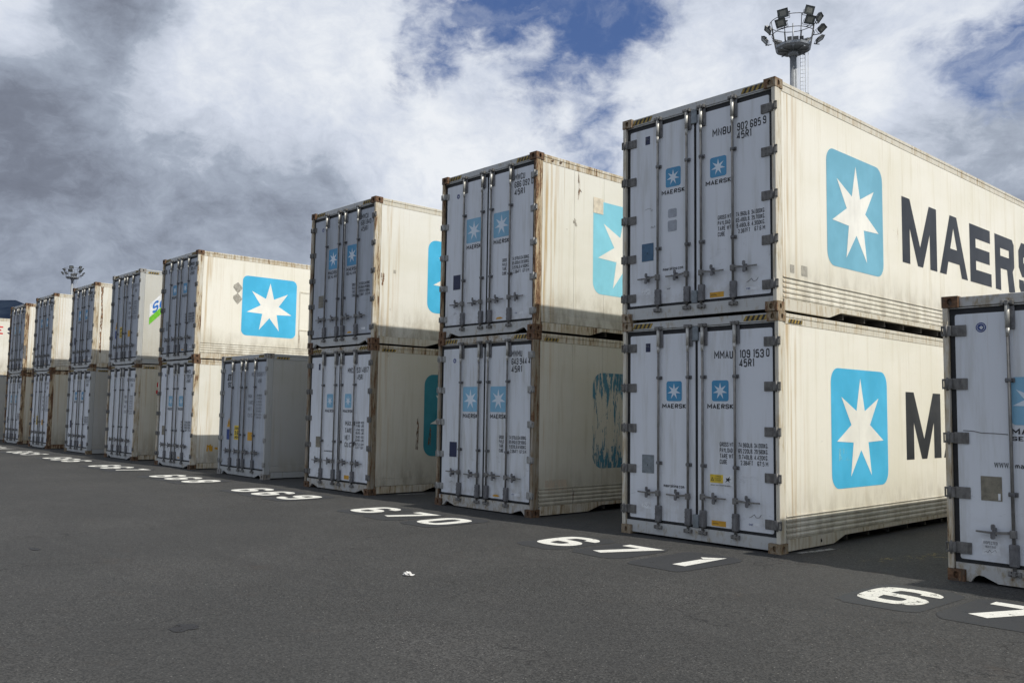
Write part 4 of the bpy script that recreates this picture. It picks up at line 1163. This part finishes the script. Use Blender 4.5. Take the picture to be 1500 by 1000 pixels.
# 662
def prints_662(root, H):
    X = HW - .0098
    vs, fs = text2d('E', 0, .40, 0, .36, 1); vs2, fs2 = text2d('S', 0, .42, 0, .36, 1)
    mk('letter', 'ink_red', lambda mb: mb.add([(X + k * .0004, .14 + .55 + u, 1.86 + v) for u, v, k in vs], fs), root)
    mk('letter', 'ink_navy', lambda mb: mb.add([(X + k * .0004, .66 + .55 + u, 1.86 + v) for u, v, k in vs2], fs2), root)
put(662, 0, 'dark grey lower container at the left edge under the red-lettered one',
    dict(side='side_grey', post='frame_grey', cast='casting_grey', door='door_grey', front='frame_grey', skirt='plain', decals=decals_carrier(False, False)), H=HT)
put(662, 1, 'low white container with red and navy capitals at the left edge of the photograph',
    dict(side='side_pale', post='frame_light', skirt='plain', prints=prints_662, decals=decals_carrier(False, False)), H=2.591, base=HT + .005)

# ------------------------------------------------------------------ painted slot numbers
def number(slot):
    gx = (slot - 671) * 4.325
    s = str(slot)
    place = {670: 'before the stack with the peeled side logo', 669: 'before the stack with the dark teal logo', 668: 'before the single grey container', 667: 'before the stack with two grey diamond placards',
             666: 'before the stack with the slanting green-striped banner', 665: 'before the stack with the long rust run', 664: 'before the stack that stands highest against the hill', 663: 'before the leftmost double stack of white doors',
             662: 'before the red-lettered container', 661: 'in the empty slot beyond the red-lettered container', 671: 'before the nearest stack of two cream containers', 672: '', 673: ''}[slot]
    root = bpy.data.objects.new('slot_number', None); COL.objects.link(root)
    root.location = (gx - 1.30, -1.25, 0)
    root['category'] = 'road marking'; root['group'] = 'painted slot numbers on the asphalt'
    root['label'] = 'white number %s painted on the asphalt %s' % (s, place)
    if slot == 672: root['label'] = 'worn white number 672 painted nearest the camera, half out of frame'
    if slot == 673: root['label'] = 'white number 673 painted just beyond the right edge'
    rd = random.Random(slot)
    for i, ch in enumerate(s):
        cx = (-.955, -.09, .86)[i] - (.10 if slot == 672 else 0)
        wd = .60
        if ch == '1': a, b = cx - .04, cx + .225
        elif ch == '7': a, b = cx - .28, cx + .31
        else: a, b = cx - wd / 2, cx + wd / 2
        yo = rd.uniform(-.02, .02)
        vs, fs = text2d(ch, a, b, -.40 + yo, .41 + yo, 2, None, True)
        mk('digit', 'road_white_worn' if slot == 672 and i == 0 else 'road_white', lambda mb: mb.add([(u, v, .0065 + .0006 * k) for u, v, k in vs], fs), root)
        px = cx + .04
        poly = [(u + rd.uniform(-.022, .022), v + rd.uniform(-.022, .022)) for u, v in rrect(px - .40, px + .39, -.62 + rd.uniform(-.05, .05), .56 + rd.uniform(-.05, .05), .20, 5)]
        if i: poly = [(max(u, px - .41), v) for u, v in poly]
        mk('backing_patch', 'blackout_paint', lambda mb: mb.sheet(poly, 'z', .003 + .0005 * i), root)
for sl in range(661, 674): number(sl)

# marks on the ground
mk('oil_stain', 'oil_stain', lambda mb: mb.sheet(blot(0, 0, .09, .055, 3, j=.35), 'z', .004), None, (-5.53, -6.57, 0), kind='structure')
mk('oil_stain', 'oil_stain', lambda mb: mb.sheet(blot(0, 0, .12, .10, 5, j=.3), 'z', .004), None, (-.968, -6.73, 0), kind='structure')
mk('faded_marking', 'road_yellow_ghost', lambda mb: mb.sheet([(.80, .35), (1.05, .38), (1.35, 1.2), (1.50, 2.3), (1.30, 2.6), (1.05, 1.4)], 'z', .0045), None, kind='structure')
mk('faded_marking', 'road_white_ghost', lambda mb: mb.sheet([(.06, .28), (.14, .28), (.22, .95), (.14, .97)], 'z', .0045), None, kind='structure')
mk('faded_marking', 'road_white_ghost', lambda mb: mb.sheet([(-8.60, .55), (-8.50, .55), (-8.38, 1.15), (-8.48, 1.15)], 'z', .0045), None, kind='structure')

# a crumpled scrap of paper
def scrap():
    bm = bmesh.new(); bmesh.ops.create_icosphere(bm, subdivisions=3, radius=1)
    rd = random.Random(5)
    import mathutils.noise as mn
    for v in bm.verts:
        d = v.co.copy(); n = mn.noise(d * 2.2) * .35 + mn.noise(d * 5 + Vector((3, 1, 2))) * .22 + abs(mn.noise(d * 9)) * .12
        k = 1 + n
        v.co = Vector((d.x * .060 * k, d.y * .045 * k, max(0, (d.z * .5 + .42)) * .060 * k))
        if d.x > .5: v.co.x += (d.x - .5) * .06; v.co.z *= .5
    me = bpy.data.meshes.new('paper_scrap'); bm.to_mesh(me); bm.free()
    m, t, b = new_mat('paper')
    t.l.new(t.mix(t.noise(pos(t), 40, 4, .6), (.80, .79, .76), (.42, .41, .39)), b.inputs['Base Color'])
    me.materials.append(m)
    o = ob('paper_scrap', me, None, (-1.62, -4.21, .001), (0, 0, .7))
    o.scale = (.72, .72, .72)
    o['label'] = 'small crumpled scrap of white paper lying alone on the open asphalt'; o['category'] = 'litter'
scrap()

# ------------------------------------------------------------------ lighting masts
steel('galvanised', (.36, .38, .40), .4, .45, .03)
steel('lamp_housing', (.085, .09, .095), .3, .5, .05)
m_, t_, b_ = new_mat('lamp_glass')
b_.inputs['Base Color'].default_value = (.16, .18, .175, 1); b_.inputs['Roughness'].default_value = .18
b_.inputs['Specular IOR Level'].default_value = .6
flat('lamp_reflector', (.40, .41, .38), .3, .1, .3)
flat('dome_white', (.6, .6, .6), .3, .05)
PZ = 29.85
def mast(label):
    root = bpy.data.objects.new('lighting_mast', None); COL.objects.link(root)
    root['label'] = label; root['category'] = 'light mast'; root['group'] = 'floodlight masts over the yard'
    mk('pole', 'galvanised', lambda mb: mb.cyl((0, 0, 0), (0, 0, PZ - .2), .42, 20, .25), root)
    mk('base_flange', 'galvanised', lambda mb: mb.cyl((0, 0, 0), (0, 0, .06), .65, 20), root)
    def plat(mb):
        for r0, r1, z0, z1 in ((1.22, 1.36, -.26, -.10), (1.36, 1.38, -.10, .08)):
            n = 8
            ring = lambda r, z: [(r * cos(2 * pi * (i + .5) / n), r * sin(2 * pi * (i + .5) / n), z) for i in range(n)]
            mb.add(ring(r0, z0) + ring(r1, z1), [(i, (i + 1) % n, n + (i + 1) % n, n + i) for i in range(n)])
        n = 8
        mb.add([(1.22 * cos(2 * pi * (i + .5) / n), 1.22 * sin(2 * pi * (i + .5) / n), -.26) for i in range(n)], [tuple(range(n))[::-1]])
        mb.add([(1.36 * cos(2 * pi * (i + .5) / n), 1.36 * sin(2 * pi * (i + .5) / n), .0) for i in range(n)], [tuple(range(n))])
        for i in range(8):
            a = 2 * pi * i / 8
            mb.cyl((.28 * cos(a), .28 * sin(a), -.34), (1.2 * cos(a), 1.2 * sin(a), -.30), .05, 5)
    mk('platform', 'galvanised', plat, root, (0, 0, PZ))
    mk('collar', 'galvanised', lambda mb: mb.cyl((0, 0, -.75), (0, 0, -.27), .30, 16, .42), root, (0, 0, PZ))
    def rails(mb):
        for z, r in ((1.0, 1.55), (1.95, 1.70)):
            mb.tube([(r * cos(2 * pi * i / 24), r * sin(2 * pi * i / 24), z) for i in range(24)], .030, 5, True)
    mk('guard_rail', 'lamp_housing', rails, root, (0, 0, PZ))
    for i in range(8):
        a = 2 * pi * (i + .5) / 8
        mk('rail_post', 'lamp_housing', lambda mb: mb.tube([(1.34 * cos(a), 1.34 * sin(a), -.05), (1.55 * cos(a), 1.55 * sin(a), 1.0), (1.70 * cos(a), 1.70 * sin(a), 1.95)], .032, 5), root, (0, 0, PZ))
    for (xx, yy, s) in ((-.25, -.1, .34), (.22, .1, .38), (.62, -.1, .30)):
        mk('ballast_box', 'lamp_housing', lambda mb: mb.box(xx - s / 2, xx + s / 2, yy - .15, yy + .15, .30, .30 + s * 1.5, .02), root, (0, 0, PZ))
    mk('centre_post', 'galvanised', lambda mb: mb.cyl((0, 0, 0), (0, 0, 1.9), .05, 8), root, (0, 0, PZ))
    # floodlights: (angle round the ring from the yard side, height, radius, tilt, roll)
    for th, z, r, tilt in ((-22, 2.02, 1.85, 22), (40, 2.16, 1.85, 26), (76, 1.90, 1.98, 38), (-84, 1.50, 1.85, 45),
                           (-26, 1.28, 1.95, 35), (36, 1.32, 2.05, 35), (72, .95, 2.2, 50), (100, .55, 2.0, 55), (-88, .75, 2.1, 40),
                           (150, .95, 1.7, 40), (-140, 1.0, 1.7, 40)):
        a = radians(th - 90)
        fl_ = mk('floodlight', 'lamp_housing', lambda mb: [
            mb.add([(-.44, .0, -.34), (.44, 0, -.34), (.44, 0, .34), (-.44, 0, .34), (-.34, .20, -.24), (.34, .20, -.24), (.34, .20, .24), (-.34, .20, .24)],
                   [(0, 4, 5, 1), (1, 5, 6, 2), (2, 6, 7, 3), (3, 7, 4, 0), (4, 7, 6, 5)]),
            mb.box(-.47, .47, -.04, .0, -.37, -.30), mb.box(-.47, .47, -.04, .0, .30, .37), mb.box(-.47, -.40, -.04, .0, -.299, .299), mb.box(.40, .47, -.04, .0, -.299, .299),
            mb.tube([(-.50, .05, 0), (-.50, .10, -.46), (.50, .10, -.46), (.50, .05, 0)], .022, 5),
            mb.cyl((.20, .2, 0), (.55, .12, 0), .07, 6)], root, key='fl')
        fl_.scale = (.88, .88, .88)
        fl_.location = (r * cos(a), r * sin(a), PZ + z)
        fl_.rotation_euler = (-radians(-tilt), 0, a + pi / 2)
        mk('lamp_glass', 'lamp_glass', lambda mb: mb.sheet(rect(-.40, .40, -.30, .30), 'y', -.02), fl_, key='gl')
        mk('lamp_reflector', 'lamp_reflector', lambda mb: mb.sheet(rect(-.26, .26, -.20, .20), 'y', -.0235), fl_, key='rf')
        mk('lamp_arm', 'lamp_housing', lambda mb: mb.cyl((1.58 * cos(a), 1.58 * sin(a), min(z, 1.9) - .35), (r * .97 * cos(a), r * .97 * sin(a), z - .38), .035, 5), root, (0, 0, PZ))
    # caged ladder
    def lad(mb):
        for x in (.50, .86): mb.cyl((x, .20, 2.5), (x, .20, PZ - .1), .022, 5)
        for k in range(int((PZ - 2.7) / .3)): mb.cyl((.50, .20, 2.6 + k * .3), (.86, .20, 2.6 + k * .3), .014, 4)
    mk('ladder', 'galvanised', lad, root)
    def cage(mb):
        cx_, cy_, r = .70, -.06, .40
        for k in range(27):
            z = 3.2 + k * .88
            if z > PZ - .3: break
            mb.tube([(cx_ + r * cos(radians(q)), cy_ + r * sin(radians(q)), z) for q in range(130, 411, 20)], 0.026, 4)
        for q in (170, 220, 270, 320, 370):
            mb.cyl((cx_ + r * cos(radians(q)), cy_ + r * sin(radians(q)), 3.2), (cx_ + r * cos(radians(q)), cy_ + r * sin(radians(q)), PZ - .5), .018, 4)
    mk('ladder_cage', 'galvanised', cage, root)
    mk('dome_camera', 'dome_white', lambda mb: [mb.cyl((.3, -.3, 25.5), (.68, -.72, 25.5), .03, 6), mb.cyl((.68, -.72, 25.36), (.68, -.72, 25.52), .18, 14, .13)] , root)
    mk('camera_dome', 'lamp_housing', lambda mb: mb.cyl((.68, -.72, 25.24), (.68, -.72, 25.355), .06, 14, .165), root)
    return root
near = mast('tall floodlight mast with caged ladder rising behind the nearest tall stack')
near.scale = (.87, .87, .87)
near.location = (-23.68, 42.5, 0)
near.rotation_euler = (0, 0, math.atan2(-(-9.504 - 42.5), -(5.6 + 23.68)) - pi / 2 + pi) if False else (0, 0, radians(29.2))
far = near.copy(); COL.objects.link(far)
far.location = (-175.0, 42.0, 0); far.rotation_euler = (0, 0, radians(74 + 12))
far['label'] = 'small distant floodlight mast against grey cloud above the left stacks'
for ch in list(near.children):
    c2 = ch.copy(); COL.objects.link(c2); c2.parent = far
    for g in ch.children:
        g2 = g.copy(); COL.objects.link(g2); g2.parent = c2
